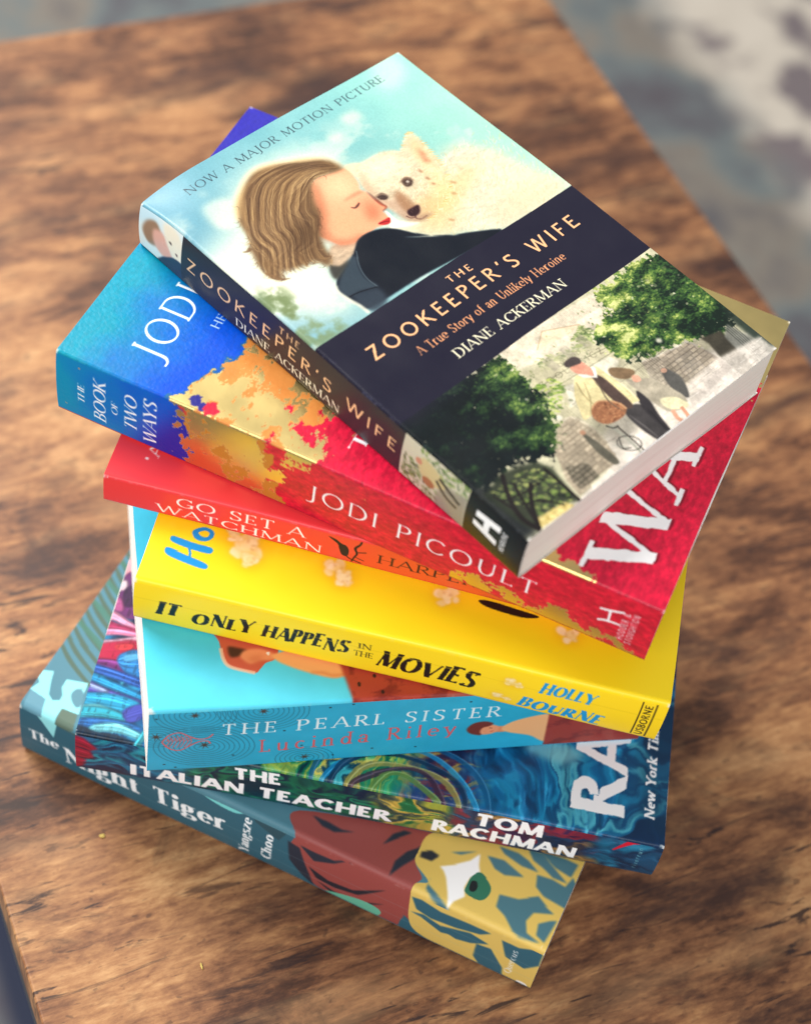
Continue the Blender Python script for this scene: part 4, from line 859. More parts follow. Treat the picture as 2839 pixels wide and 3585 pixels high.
def art_swirl_cover(W, H):
    c = Canvas(W, H, 2.8, (12, 72, 110))
    c.marble([(6, 30, 60), (10, 60, 100), (14, 92, 140), (24, 124, 168), (12, 70, 112), (70, 160, 184), (16, 96, 140), (8, 44, 80)], 12, 16, 5, 12)
    mid = sstep(52, 66, c.Y+(c.noise(10, 10, 3, 3)-.5)*24)*(1-sstep(112, 132, c.Y+(c.noise(10, 10, 4, 3)-.5)*30))
    c.marble([(12, 50, 60), (16, 104, 72), (150, 172, 70), (30, 130, 90), (196, 180, 80), (14, 60, 80), (60, 176, 180), (170, 214, 204)], 9, 12, 15, 10, .4, mid)
    red = sstep(112, 126, c.Y+(c.noise(10, 10, 6, 3)-.5)*18)*(1-sstep(138, 150, c.Y+(c.noise(10, 10, 7, 3)-.5)*18))
    c.marble([(24, 30, 70), (70, 34, 60), (160, 130, 64), (30, 60, 110), (110, 40, 56), (20, 110, 160)], 14, 5, 25, 8, .4, red*(c.X < 90))
    rib(c, np.array([(83.2, -1.5), (92.2, 1.3), (77.2, 4.9), (68.8, -0.9)]), (240, 172, 182))
    rib(c, np.array([(68.1, -1.3), (73.3, 3.5), (54, 10.4), (53.4, -1.3), (61.1, -1.8)]), (112, 46, 112))
    rib(c, np.array([(67.6, -1.1), (69.3, 1.2), (65.5, 2.1), (64.4, -0.3)]), (226, 200, 210))
    rib(c, np.array([(64.2, 1.5), (67.2, 4.5), (58.6, 6.1), (57.8, 3.1)]), (60, 24, 70))
    rib(c, np.array([(59.6, -1), (60.7, 1), (55.6, 3.2), (54.9, 0.2)]), (190, 90, 150))
    rib(c, np.array([(53.4, -1.5), (54.3, 0.3), (51.7, 5.5), (48.9, 11.2), (47.3, 11.6), (48.7, 5.8), (50.3, 0.9), (49.2, -1.3)]), (240, 156, 190))
    rib(c, np.array([(49.5, -1.4), (49, 3.5), (47.8, 11.4), (46.5, 11.7), (46.4, 4.1), (45.7, -1.1)]), (206, 50, 110))
    rib(c, np.array([(45.6, -1.6), (46.6, 4), (46.5, 11.7), (44.7, 12.2), (44.3, 4.6), (42.9, -1.3)]), (236, 130, 170))
    rib(c, np.array([(40.7, -1.2), (42.5, 5.1), (45.2, 12.1), (43.2, 12.6), (40.4, 5.6), (39, -1.2)]), (240, 176, 200))
    rib(c, np.array([(38.6, -1.3), (42.7, 12.7), (32.3, 15.6), (33.3, 7.3), (30.8, -1)]), (204, 36, 76))
    rib(c, np.array([(40, 4.8), (41.6, 10.7), (39.1, 10.4), (38, 5.7)]), (226, 60, 70))
    rib(c, np.array([(32.1, -0.9), (33, 7.4), (30.2, 16.1), (27.2, 16.8), (29.5, 3.8), (30, -1)]), (120, 44, 120))
    rib(c, np.array([(34.2, 6.7), (37, 8.2), (38.9, 13.6), (28.1, 17.3), (28, 12.2), (31.3, 8.3)]), (44, 140, 214))
    rib(c, np.array([(36.1, 8.9), (38, 13.8), (35.8, 14.5), (33.6, 9.9)]), (90, 180, 232))
    rib(c, np.array([(29.7, -1.1), (29.5, 3.8), (27.1, 17.3), (23.4, 18.6), (25.2, 9.3), (26.5, -1)]), (40, 92, 182))
    rib(c, np.array([(26, -1), (24.7, 5), (20.6, 19), (17.9, 19.7), (20, 10.6), (22.4, -0.7)]), (30, 146, 204))
    rib(c, np.array([(22.3, -1), (20.3, 6.1), (17.9, 19.5), (15.3, 16.1), (16.3, 7.1), (17.1, -0.9)]), (96, 84, 190))
    rib(c, np.array([(21.6, -0.4), (20, 6.2), (18.5, 6.6), (20, -0.4)]), (150, 170, 224))
    rib(c, np.array([(16.9, -0.9), (18.6, 10.9), (16.4, 19.8), (12.4, 14.7), (11.6, 3.9), (12.1, -1)]), (40, 168, 216))
    rib(c, np.array([(11.7, -0.5), (13.1, 5.7), (10.6, 15.1), (9.6, 14.9), (10.7, 6.3), (10.4, -0.6)]), (110, 214, 236))
    rib(c, np.array([(10.6, -0.8), (12.1, 8.2), (10.3, 15.6), (8.2, 15.7), (7.1, 7.3), (6.3, -0.5)]), (50, 192, 222))
    rib(c, np.array([(12.6, 14.4), (16.5, 20.3), (11.1, 21.7), (8, 17)]), (76, 86, 190))
    rib(c, np.array([(6, -0.5), (7.8, 9.3), (7.7, 18), (5.9, 23.2), (4.9, 14.3), (3.5, -0.5)]), (30, 110, 190))
    rib(c, np.array([(4.9, 5.6), (6.8, 13.9), (4.3, 23.1), (2, 24.1), (3.4, 14.7), (2.3, 5.4)]), (120, 218, 236))
    rib(c, np.array([(3, -0.4), (2, 6.4), (2, 15), (-1.3, 25.1), (-7.4, 26.6), (-8.4, 13.3), (-4.6, -0.6)]), (12, 44, 70))
    rib(c, np.array([(-4.2, 12.2), (-1.4, 20.2), (6.4, 23.3), (3.1, 24.3), (-4.9, 21), (-5.4, 14.7)]), (44, 160, 178))
    for r, k in ((38, (16, 84, 130)), (33, (26, 136, 190)), (29, (14, 44, 76)), (24, (150, 140, 70)), (20, (60, 34, 56)), (15, (96, 130, 60))):
        p = disc(-2, 118, r*.62, r*.86, 0, 60); p = p[np.argsort((np.arctan2(p[:, 1]-118, p[:, 0]+2)))][10:50]; p = p+np.stack([np.sin(np.arange(40)*.31+r)*1.1, np.cos(np.arange(40)*.23+r*2)*1.3], 1)
        c.line(p, [.3, 3.0, 1.4, 2.6, .3], k, .8, smooth=False); c.line(p+.7, [.1, .6, .2, .5, .1], tuple(min(255, v+70) for v in k), .6, smooth=False)
    c.blob([(30, 160), (36, 168), (32, 182), (26, 176), (27, 166)], (130, 196, 206), .75, 1.2)
    c.blob([(10, 206), (20, 204), (60, 205), (60, 215), (8, 215)], (10, 48, 74), .55, 2)
    wt = (240, 238, 240)
    for ch, xa, xb in (('R', 8.6, 24.2), ('A', 27.4, 43.5), ('C', 48, 64), ('H', 69, 84)):
        c.text(ch, (xa, 199.2), (xb, 199.2), 20.0, 'rough', wt)
    c.text('New York Times', (10.2, 210.2), (54, 209.2), 3.8, 'bolditalic', wt)
    return c
def art_swirl_spine(L, T):
    c = Canvas(L, T, 3.0, (10, 50, 70))
    nz = (c.noise(8, 12, 3, 3)-.5)*22
    c.marble([(8, 40, 56), (10, 70, 64), (16, 100, 74), (8, 36, 60), (26, 120, 90), (12, 60, 70)], 8, 16, 6, 9)
    c.marble([(8, 36, 70), (14, 100, 134), (10, 56, 90), (24, 130, 150), (8, 30, 60)], 8, 14, 16, 9, .4, 1-sstep(34, 46, c.X+nz))
    c.marble([(30, 90, 50), (150, 150, 56), (40, 60, 60), (190, 160, 70), (30, 100, 60)], 7, 12, 26, 8, .4, sstep(106, 116, c.X+nz)*(1-sstep(134, 144, c.X+nz)))
    c.marble([(50, 20, 60), (120, 30, 52), (24, 50, 84), (20, 28, 60), (150, 110, 60), (14, 50, 84)], 8, 14, 36, 9, .4, sstep(134, 144, c.X+nz))
    c.marble([(12, 56, 84), (16, 90, 122), (10, 44, 74), (20, 70, 104)], 8, 14, 46, 9, .4, sstep(186, 196, c.X+nz*.6))
    c.fill([(-1, 1), (3, 2), (8.5, 7), (5.5, 9), (7, 13), (3.5, 15), (3, 20), (-1, 25)], (150, 20, 48), .95, .5)
    for k in range(8): c.line([(-.5, 3+2.2*k), (3, 4+2.1*k), (6.5-.4*k, 6+1.6*k)], [.2, .9, .1], ((196, 36, 72), (96, 14, 40), (40, 16, 50))[k % 3], .7)
    c.line([(197, 8), (202, 2), (206, 1)], [.5, 2.2, .4], (200, 24, 50))
    wt = (244, 243, 246)
    c.text('THE', (58.2, 10.0), (75.2, 8.9), 7.0, 'bold', wt)
    c.text('ITALIAN TEACHER', (20.4, 20.6), (116.2, 20.4), 7.9, 'bold', wt)
    c.text('TOM', (146.6, 10.2), (171.0, 10.0), 8.0, 'bold', wt)
    c.text('RACHMAN', (132.0, 20.6), (185.0, 20.8), 8.6, 'bold', wt)
    c.text('riverrun', (207.6, 18.6), (207.6, 3.4), 1.9, 'sansthin', (130, 190, 200), .8)
    return c

def art_tiger_cover(W, H):
    c = Canvas(W, H, 2.8, (74, 122, 138))
    for i in range(22):
        x = 26+i*4.6
        c.line([(x+8, -4), (x, 6), (x-6, 18), (x-10, 30)], [1.2, 2.0, 1.6, .4], (72, 92, 76), .9)
    for i in range(8):
        x = 40+i*11; c.line([(x+4, -2), (x-4, 16)], [2.0, 3.0], (64, 112, 96), .8)
    cy = (140, 214, 220)
    c.fill(np.array([(16.7, -0.7), (18.5, 3.6), (13.4, 5.5), (8.9, 7.4), (7.3, 9.9), (8.6, 12.2), (11, 12.1), (14, 10), (17.7, 9.8), (20.2, 17.7), (13.6, 19), (10.2, 20.6), (8.4, 19.6), (11.7, 15.6), (13, 14.7), (15.9, 15.1), (16.8, 17.1), (15.9, 15.1), (12.6, 15), (9.8, 17.7), (9.7, 20.8), (6.6, 21.7), (5.9, 14.9), (1.7, 14.9), (-2, 15.7), (-0.7, 9.5), (6.5, 7.3), (7.6, -0), (11.8, 1.5), (13.8, -0.3)]), cy)
    c.blob(np.array([(13, 14.7), (15.9, 15.1), (16.8, 17.1), (14.8, 19.1), (10.7, 20.3), (8.9, 19.3), (10.4, 16.6)]), (84, 130, 146))
    c.fill(np.array([(5.9, 14.9), (6.4, 21.3), (0.2, 23), (-1.6, 15.4)]), (88, 104, 88), .9)
    c.fill(np.array([(0.2, 1.4), (7.5, 0.5), (6.5, 7.3), (-0.7, 9.5)]), (92, 140, 158), 1)
    # rust red body with dark stripes, one golden eye
    yel = (212, 180, 92); tq = (70, 112, 124)
    c.blob(np.array([(9.8, 113), (24.3, 158.7), (22.9, 160.3), (16.2, 158.3), (10.3, 159.6), (6, 163.9), (2.1, 162.8), (-3.7, 164), (-11.2, 167.8), (-11.1, 164), (-17, 162.9), (-14.7, 153.3), (-14.9, 142.8), (-15.2, 134.3), (-13, 128.3), (-7.8, 121.8), (-4.2, 116.1), (0.1, 115.9)]), (146, 70, 66), 1, .12)
    c.fill(np.array([(10.2, 117.8), (10.4, 124.6), (9.9, 129.8), (11.3, 134.6), (7.7, 127.9), (7.8, 122.9)]), (38, 44, 58), 1, .3)
    c.fill(np.array([(11.7, 145.7), (17, 147.2), (20.5, 150.5), (20.8, 153.3), (15.6, 148.8)]), (38, 44, 58), 1, .3)
    c.fill(np.array([(1.3, 153), (7.6, 152.5), (13.2, 154.8), (17.6, 158.7), (13.6, 159.5), (7.1, 155.7)]), (38, 44, 58), 1, .3)
    c.fill(np.array([(-2.6, 119.2), (-2.7, 125.2), (-2.4, 132.9), (0.3, 138.9), (-3.3, 133.3), (-5.3, 126.5)]), (38, 44, 58), 1, .3)
    c.fill(np.array([(-7.8, 125.8), (-9.7, 134.5), (-9, 143.8), (-3.9, 154.5), (-9.9, 146.2), (-11.5, 137.3), (-10.9, 130.2)]), (36, 36, 46), 1, .3)
    c.fill(np.array([(-11.8, 130.6), (-13.2, 138.1), (-12.5, 147.4), (-8.9, 156.3), (-13.8, 148), (-15.3, 140.1)]), (36, 36, 46), 1, .3)
    c.fill(np.array([(-2.9, 114.5), (-3.4, 119.6), (-10.4, 127.1), (-14.9, 130.8), (-12.5, 125.2), (-8.6, 118.3)]), (38, 44, 58), 1, .3)
    c.blob(np.array([(-15.4, 134.4), (-12.8, 140.8), (-11.3, 149.7), (-12.2, 155.9), (-15.2, 155.4), (-17.5, 147.9), (-16.6, 139.8)]), (100, 176, 150), 1, .12)
    c.fill(np.array([(-15.3, 164), (-9.4, 164.2), (-11.2, 167.8), (-14.6, 173.2), (-15.4, 169.8)]), tq, 1, .3)
    c.blob(np.array([(24.5, 160), (14.7, 158.5), (10.3, 159.6), (5.7, 166.5), (2.6, 162.6), (-3, 163.3), (-12.9, 168.6), (-15.6, 181.2), (-16.7, 196.7), (-16.9, 206), (-17.4, 215.5), (0.9, 216.5), (39.7, 215.7), (39.1, 207.2), (37.3, 193.3), (31.4, 176.2)]), yel, 1, .12)
    c.fill(np.array([(-2.2, 163.8), (-1.8, 167.4), (-2.9, 175.6), (-2.4, 186.8), (-2.4, 194.8), (-4.2, 191.3), (-5.7, 182.5), (-6.4, 173.3), (-5.4, 167.1)]), tq, 1, .3)
    c.fill(np.array([(-7, 165.8), (-7.4, 170), (-9.7, 178.6), (-8.2, 185.5), (-7.6, 178.6), (-6.2, 170.3)]), tq, 1, .3)
    c.fill(np.array([(-7.3, 177.5), (-5.2, 188), (-6.2, 195.5), (-8.7, 189.5), (-9.6, 184.2), (-8.9, 180.1)]), tq, 1, .3)
    c.fill(np.array([(-7.9, 191.5), (-7.3, 196.9), (-12.3, 203.2), (-16.2, 204.4), (-16, 196.4), (-12.9, 192.2)]), tq, 1, .3)
    c.fill(np.array([(13.2, 191.6), (14.7, 198.6), (19, 204.6), (16.2, 209.5), (15.3, 212.2), (12.3, 205.4), (8, 204.1), (3.7, 206), (2.1, 211.8), (1.2, 204.2), (2.1, 201), (6.1, 196.5), (8.1, 192.3)]), tq, 1, .3)
    c.fill(np.array([(12.2, 212), (13.4, 214.2), (3.1, 213), (4.5, 209.4), (9.1, 208.5)]), tq, 1, .3)
    c.fill(np.array([(26.9, 200.9), (27.8, 206.8), (27.2, 211.9), (32.3, 213.2), (27.7, 216.9), (19, 214.9), (19.8, 206.2), (22.1, 202.3)]), tq, 1, .3)
    c.fill(np.array([(25.4, 181.7), (26.6, 188), (23.6, 196.9), (21, 190.3), (21.7, 186.1)]), tq, 1, .3)
    c.fill(np.array([(31.2, 184.1), (31.9, 191.6), (30.8, 195.9), (28, 201), (27.5, 194.4), (29.1, 186.9)]), tq, 1, .3)
    c.fill(np.array([(35, 194.3), (35.7, 199.8), (28.9, 212), (28.5, 206.5), (30.5, 201.9), (31.7, 197.5)]), tq, 1, .3)
    c.fill(np.array([(20.4, 169.2), (25.3, 177.8), (21.1, 172.8)]), tq, 1, .3)
    c.fill(np.array([(-2.8, 199.2), (-2.7, 205.8), (-0, 214.3), (-5.5, 214.6), (-8.8, 210.2), (-7.6, 202.7)]), tq, 1, .3)
    c.fill(np.array([(36.2, 197.6), (37.7, 207.7), (37.8, 213.1), (31.9, 212.4), (32.8, 205.8)]), tq, 1, .3)
    c.fill(np.array([(15.8, 159.5), (17.6, 162.6), (17, 166), (13.9, 164.3), (13.5, 159.8)]), (36, 40, 50), 1, .3)
    c.fill(np.array([(8.7, 166.6), (4.8, 166.9), (1.5, 173.6), (-0.8, 179.4), (-1.2, 176.7), (0.7, 170.2), (2.7, 166.9)]), tq, 1, .3)
    c.fill(np.array([(13.4, 167.9), (16.7, 172.7), (20.6, 176.9), (24.9, 179), (20.3, 180.4), (17.4, 182.1), (14.4, 179.6), (9.8, 179.1), (6.3, 180.7), (2.7, 177.9), (-0.3, 176.8), (5.1, 174.4), (10.2, 171.7), (12.4, 169.8)]), (240, 238, 238), 1, .3)
    c.blob(np.array([(10, 179.5), (15, 179.8), (17.8, 182), (16.4, 185.5), (13.9, 188), (10.2, 188.1), (7.6, 186.3), (7.3, 182.6), (8.1, 180.1)]), (44, 108, 84), 1, .12)
    c.blob(np.array([(10.6, 180.7), (13.2, 180.5), (14.1, 182.1), (12.1, 183.4), (9.9, 183), (9.4, 181.5)]), (20, 28, 32), 1, .12)
    c.blob(np.array([(-14.6, 209.3), (-14.3, 212.9), (-17.2, 215.9), (-17, 211.6)]), (232, 230, 226), 1, .12)
    return c
def art_tiger_spine(L, T):
    c = Canvas(L, T, 3.0, (44, 92, 110)); tq = (44, 92, 110)
    c.fill([(4.5, -1), (15.6, -1), (16, 3), (14.8, 11.6), (10, 5)], (140, 214, 220))
    c.fill([(15.6, -1), (40, -1), (34, 4), (16, 3)], (64, 92, 92), .9)
    c.blob([(70, -2), (96, -2), (92, 4), (80, 3)], (110, 196, 196)); c.fill([(96, -1), (114, -1), (110, 8), (100, 4)], (40, 74, 86))
    for x, w in ((42, 8), (61, 10), (84, 6)): c.blob(disc(x, T+.4, w, 2.4), (206, 178, 96), 1, .2)
    yel = (210, 180, 96)
    c.blob(np.array([(116.3, -18.4), (163.1, -43.5), (164.4, -41.1), (161.4, -29.8), (161.5, -19.2), (165, -11.4), (163.2, -4.1), (163.3, 7.2), (165.9, 22.4), (161.9, 22.3), (159.6, 34.7), (149.9, 29.9), (138.9, 30.4), (129.8, 31), (124.3, 26.2), (119.3, 15.4), (114.7, 8.3), (115.9, -0.2)]), (146, 70, 66), 1, .12)
    c.fill(np.array([(121.1, -19), (127.8, -19.5), (132.7, -18.5), (137.6, -21.1), (130.2, -14.6), (125.3, -14.8)]), (38, 44, 58), 1, .3)
    c.fill(np.array([(148.4, -21.8), (151, -31.1), (154.9, -37.1), (157.5, -37.7), (152.3, -28.7)]), (38, 44, 58), 1, .3)
    c.fill(np.array([(153.3, -2.4), (154.1, -14.3), (157.5, -24.5), (162, -32.1), (162.1, -25.1), (157.1, -13.3)]), (38, 44, 58), 1, .3)
    c.fill(np.array([(118.4, 5), (124.3, 5.2), (132.2, 4.7), (139, -0.5), (132.3, 6.4), (124.8, 10.4)]), (38, 44, 58), 1, .3)
    c.fill(np.array([(123.3, 15.6), (131.7, 19.4), (141.5, 18), (153.6, 7.7), (143.7, 19.9), (134.1, 23), (126.9, 21.9)]), (36, 36, 46), 1, .3)
    c.fill(np.array([(127.1, 23.7), (134.4, 26.6), (144.3, 25.2), (154.4, 17.6), (144.6, 27.9), (135.9, 31.2)]), (36, 36, 46), 1, .3)
    c.fill(np.array([(113.5, 5.6), (118.5, 6.7), (123.8, 20.9), (126.2, 30.4), (121.1, 25.2), (115.4, 17)]), (38, 44, 58), 1, .3)
    c.blob(np.array([(129.8, 31.3), (137.4, 25.8), (147, 22.6), (153.3, 24.6), (152, 30.8), (143.5, 36), (135.2, 33.9)]), (100, 176, 150), 1, .12)
    c.fill(np.array([(161.1, 31.2), (162.4, 18.8), (165.9, 22.4), (170.9, 29.7), (167.1, 31.4)]), tq, 1, .3)
    c.blob(np.array([(164.4, -43.8), (161.3, -27.1), (161.5, -19.2), (167.4, -10.9), (163, -4.9), (162.8, 5.8), (166.4, 26), (179.1, 31.8), (195.4, 34.2), (205.3, 34.5), (215.3, 35.7), (216.5, -1.8), (216.1, -67.9), (208.6, -67), (196.1, -64.2), (180.2, -55.1)]), yel, 1, .12)
    c.fill(np.array([(163.4, 4.3), (167.1, 3.6), (175.1, 5.6), (186.5, 4.7), (194.6, 4.6), (191, 8.3), (181.8, 11.3), (172.3, 12.6), (166.2, 10.7)]), tq, 1, .3)
    c.fill(np.array([(164.5, 13.9), (168.7, 14.7), (177.2, 19.4), (184.5, 16.2), (177.6, 15.1), (169.3, 12.2)]), tq, 1, .3)
    c.fill(np.array([(176.5, 14.5), (187.5, 10.3), (195, 12.2), (188.6, 17.2), (183.1, 19.2), (178.9, 17.7)]), tq, 1, .3)
    c.fill(np.array([(190.8, 15.7), (196.4, 14.5), (202.5, 24.7), (203.5, 33.1), (195.1, 32.7), (191, 26)]), tq, 1, .3)
    c.fill(np.array([(192.8, -24.4), (199.6, -27.2), (205.4, -34.5), (210, -29.7), (212.6, -28.2), (205.9, -22.8), (204.4, -15), (206.1, -7.1), (211.9, -4), (204.2, -2.3), (201.1, -4.1), (196.9, -11.6), (193, -15.3)]), tq, 1, .3)
    c.fill(np.array([(212.3, -22.7), (214.4, -24.8), (213.1, -5.8), (209.6, -8.6), (208.9, -17.1)]), tq, 1, .3)
    c.fill(np.array([(202.4, -47.7), (207.8, -49.2), (212.4, -48.3), (213.8, -56.5), (217.1, -49.1), (215.1, -34.6), (206.9, -36), (203.5, -39.9)]), tq, 1, .3)
    c.fill(np.array([(184.5, -45.3), (190.5, -47.2), (198.5, -42.4), (192.2, -37.9), (188.3, -39.2)]), tq, 1, .3)
    c.fill(np.array([(187.4, -54.7), (194.2, -55.8), (198.1, -54.1), (202.5, -49.5), (196.4, -48.8), (189.7, -51.4)]), tq, 1, .3)
    c.fill(np.array([(196.8, -60.6), (201.8, -61.7), (212.6, -51), (207.6, -50.4), (203.5, -53.5), (199.6, -55.5)]), tq, 1, .3)
    c.fill(np.array([(172.3, -36.9), (181, -45.2), (175.8, -38.1)]), tq, 1, .3)
    c.fill(np.array([(199, 5.4), (205.7, 5.2), (214.3, 0.1), (214.5, 10.7), (209.9, 17.5), (202.2, 15.1)]), tq, 1, .3)
    c.fill(np.array([(199.9, -62.6), (209, -64.9), (213.7, -64.9), (213.1, -55.8), (207.1, -57.2)]), tq, 1, .3)
    c.fill(np.array([(162.5, -29), (165.7, -32.2), (168.8, -31.1), (166.7, -25.6), (162.3, -24.9)]), (36, 40, 50), 1, .3)
    c.fill(np.array([(168, -16.4), (167.7, -9.2), (173.9, -2.8), (179.3, 1.6), (176.6, 2.3), (170.3, -1.3), (167.3, -5.1)]), tq, 1, .3)
    c.fill(np.array([(170.1, -24.8), (175.2, -30.7), (179.6, -37.3), (182, -44.4), (182.8, -36.8), (184.1, -31.8), (181.4, -26.5), (180.4, -18.3), (181.4, -11.9), (178.3, -5.1), (176.8, 0.6), (175.2, -9.7), (173.3, -19), (171.7, -23.1)]), (240, 238, 238), 1, .3)
    c.blob(np.array([(180.8, -18.7), (181.6, -27.7), (184, -32.5), (187.2, -30.1), (189.3, -25.7), (189.1, -19.1), (187.1, -14.4), (183.5, -13.8), (181.2, -15.3)]), (44, 108, 84), 1, .12)
    c.blob(np.array([(182, -19.8), (182.1, -24.5), (183.7, -26), (184.8, -22.4), (184.1, -18.4), (182.6, -17.6)]), (20, 28, 32), 1, .12)
    c.blob(np.array([(208.8, 29.7), (212.5, 29), (215.7, 35.3), (211.2, 34.7)]), (232, 230, 226), 1, .12)
    wt = (232, 238, 242)
    c.text('The', (4.2, 19.6), (17.0, 18.6), 6.0, 'fatser', wt)
    c.text('Night Tiger', (20.0, 25.4), (89.2, 18.6), 10.4, 'fatser', wt)
    c.text('Yangsze', (98.6, 28.6), (98.6, 3.6), 4.2, 'fatser', wt)
    c.text('Choo', (108.0, 25.4), (108.0, 7.4), 4.2, 'fatser', wt)
    c.text('Quercus', (206, 26.8), (206, 8), 2.6, 'serif', wt, .9)
    for y, k in ((14.0, .10), (23.0, .08)): c.line([(0, y), (L, y)], .3, (150, 180, 186), k*3, smooth=False)
    return c

# ------------------------------------------------------------------ materials
def s2l(a):
    a = np.clip(a, 0, 1)
    return np.where(a <= 0.04045, a/12.92, ((a+0.055)/1.055)**2.4)
def lin(r, g, b): return tuple(float(v) for v in s2l(np.array([r, g, b])/255.))+(1.0,)

def new_mat(name):
    m = bpy.data.materials.new(name); m.use_nodes = True
    nt = m.node_tree; return m, nt, nt.nodes['Principled BSDF']
def node(nt, kind, **kw):
    n = nt.nodes.new(kind)
    for k, v in kw.items():
        if k in n.inputs: n.inputs[k].default_value = v
        else: setattr(n, k, v)
    return n
def ramp(nt, stops, interp='LINEAR'):
    r = nt.nodes.new('ShaderNodeValToRGB'); e = r.color_ramp.elements
    r.color_ramp.interpolation = interp
    while len(e) < len(stops): e.new(0.5)
    for i, (p, c) in enumerate(stops): e[i].position = p; e[i].color = c
    return r

def print_mat(name, rough, spec, coat=0.0, bump=0.0, bump_scale=900.0, dent=0.0):
    """laminated printed card: colour from the printed picture, foil where its alpha says so"""
    m, nt, b = new_mat(name)
    at = node(nt, 'ShaderNodeAttribute', attribute_name='print')
    nt.links.new(at.outputs['Color'], b.inputs['Base Color'])
    nt.links.new(at.outputs['Alpha'], b.inputs['Metallic'])
    tc = node(nt, 'ShaderNodeTexCoord')
    n1 = node(nt, 'ShaderNodeTexNoise', Scale=60.0, Detail=5.0); nt.links.new(tc.outputs['Object'], n1.inputs['Vector'])
    mr = node(nt, 'ShaderNodeMapRange'); mr.inputs[1].default_value = .3; mr.inputs[2].default_value = .7
    mr.inputs[3].default_value = rough-.06; mr.inputs[4].default_value = rough+.08
    nt.links.new(n1.outputs['Fac'], mr.inputs[0])
    nt.links.new(mr.outputs[0], b.inputs['Roughness'])
    b.inputs['Specular IOR Level'].default_value = spec
    b.inputs['Coat Weight'].default_value = coat; b.inputs['Coat Roughness'].default_value = .18
    # slow waviness of the card plus fine grain
    n2 = node(nt, 'ShaderNodeTexNoise', Scale=22.0, Detail=2.0); nt.links.new(tc.outputs['Object'], n2.inputs['Vector'])
    b1 = node(nt, 'ShaderNodeBump', Strength=dent, Distance=.002); nt.links.new(n2.outputs['Fac'], b1.inputs['Height'])
    n3 = node(nt, 'ShaderNodeTexNoise', Scale=bump_scale, Detail=3.0); nt.links.new(tc.outputs['Object'], n3.inputs['Vector'])
    b2 = node(nt, 'ShaderNodeBump', Strength=bump, Distance=.0003)
    nf = node(nt, 'ShaderNodeMath', operation='MULTIPLY_ADD'); nf.inputs[1].default_value = -.9*bump; nf.inputs[2].default_value = bump
    nt.links.new(at.outputs['Alpha'], nf.inputs[0]); nt.links.new(nf.outputs[0], b2.inputs['Strength'])   # foil lies smooth
    nt.links.new(n3.outputs['Fac'], b2.inputs['Height']); nt.links.new(b1.outputs[0], b2.inputs['Normal'])
    nt.links.new(b2.outputs[0], b.inputs['Normal']); nt.links.new(b1.outputs[0], b.inputs['Coat Normal'])
    return m

def paper_mat(name, c0, c1):
    """stack of page edges: fine sheets along the thickness, slow tone drift, a few gaps"""
    m, nt, b = new_mat(name)
    tc = node(nt, 'ShaderNodeTexCoord')
    mp = node(nt, 'ShaderNodeMapping'); mp.inputs['Scale'].default_value = (14, 14, 2600)
    nt.links.new(tc.outputs['Object'], mp.inputs['Vector'])
    n = node(nt, 'ShaderNodeTexNoise', Scale=1.0, Detail=4.0, Roughness=.7); nt.links.new(mp.outputs[0], n.inputs['Vector'])
    mp2 = node(nt, 'ShaderNodeMapping'); mp2.inputs['Scale'].default_value = (5, 5, 420)
    nt.links.new(tc.outputs['Object'], mp2.inputs['Vector'])
    n2 = node(nt, 'ShaderNodeTexNoise', Scale=1.0, Detail=2.0); nt.links.new(mp2.outputs[0], n2.inputs['Vector'])
    mx = node(nt, 'ShaderNodeMath', operation='MULTIPLY_ADD'); mx.inputs[1].default_value = .62
    nt.links.new(n.outputs['Fac'], mx.inputs[0])
    m2 = node(nt, 'ShaderNodeMath', operation='MULTIPLY'); m2.inputs[1].default_value = .5
    nt.links.new(n2.outputs['Fac'], m2.inputs[0]); nt.links.new(m2.outputs[0], mx.inputs[2])
    r = ramp(nt, [(.30, c1), (.50, c0), (.75, tuple(min(1, v*1.12) for v in c0[:3])+(1,))])
    nt.links.new(mx.outputs[0], r.inputs[0]); nt.links.new(r.outputs[0], b.inputs['Base Color'])
    b.inputs['Roughness'].default_value = .85
    bp = node(nt, 'ShaderNodeBump', Strength=.35, Distance=.0002); nt.links.new(mx.outputs[0], bp.inputs['Height'])
    nt.links.new(bp.outputs[0], b.inputs['Normal'])
    return m
def plain_mat(name, col, rough=.5):
    m, nt, b = new_mat(name)
    tc = node(nt, 'ShaderNodeTexCoord'); n = node(nt, 'ShaderNodeTexNoise', Scale=90.0, Detail=4.0)
    nt.links.new(tc.outputs['Object'], n.inputs['Vector'])
    r = ramp(nt, [(.3, tuple(v*.88 for v in col[:3])+(1,)), (.7, col)])
    nt.links.new(n.outputs['Fac'], r.inputs[0]); nt.links.new(r.outputs[0], b.inputs['Base Color'])
    b.inputs['Roughness'].default_value = rough
    return m

card_edge = plain_mat('white card edge', lin(236, 232, 228), .8)

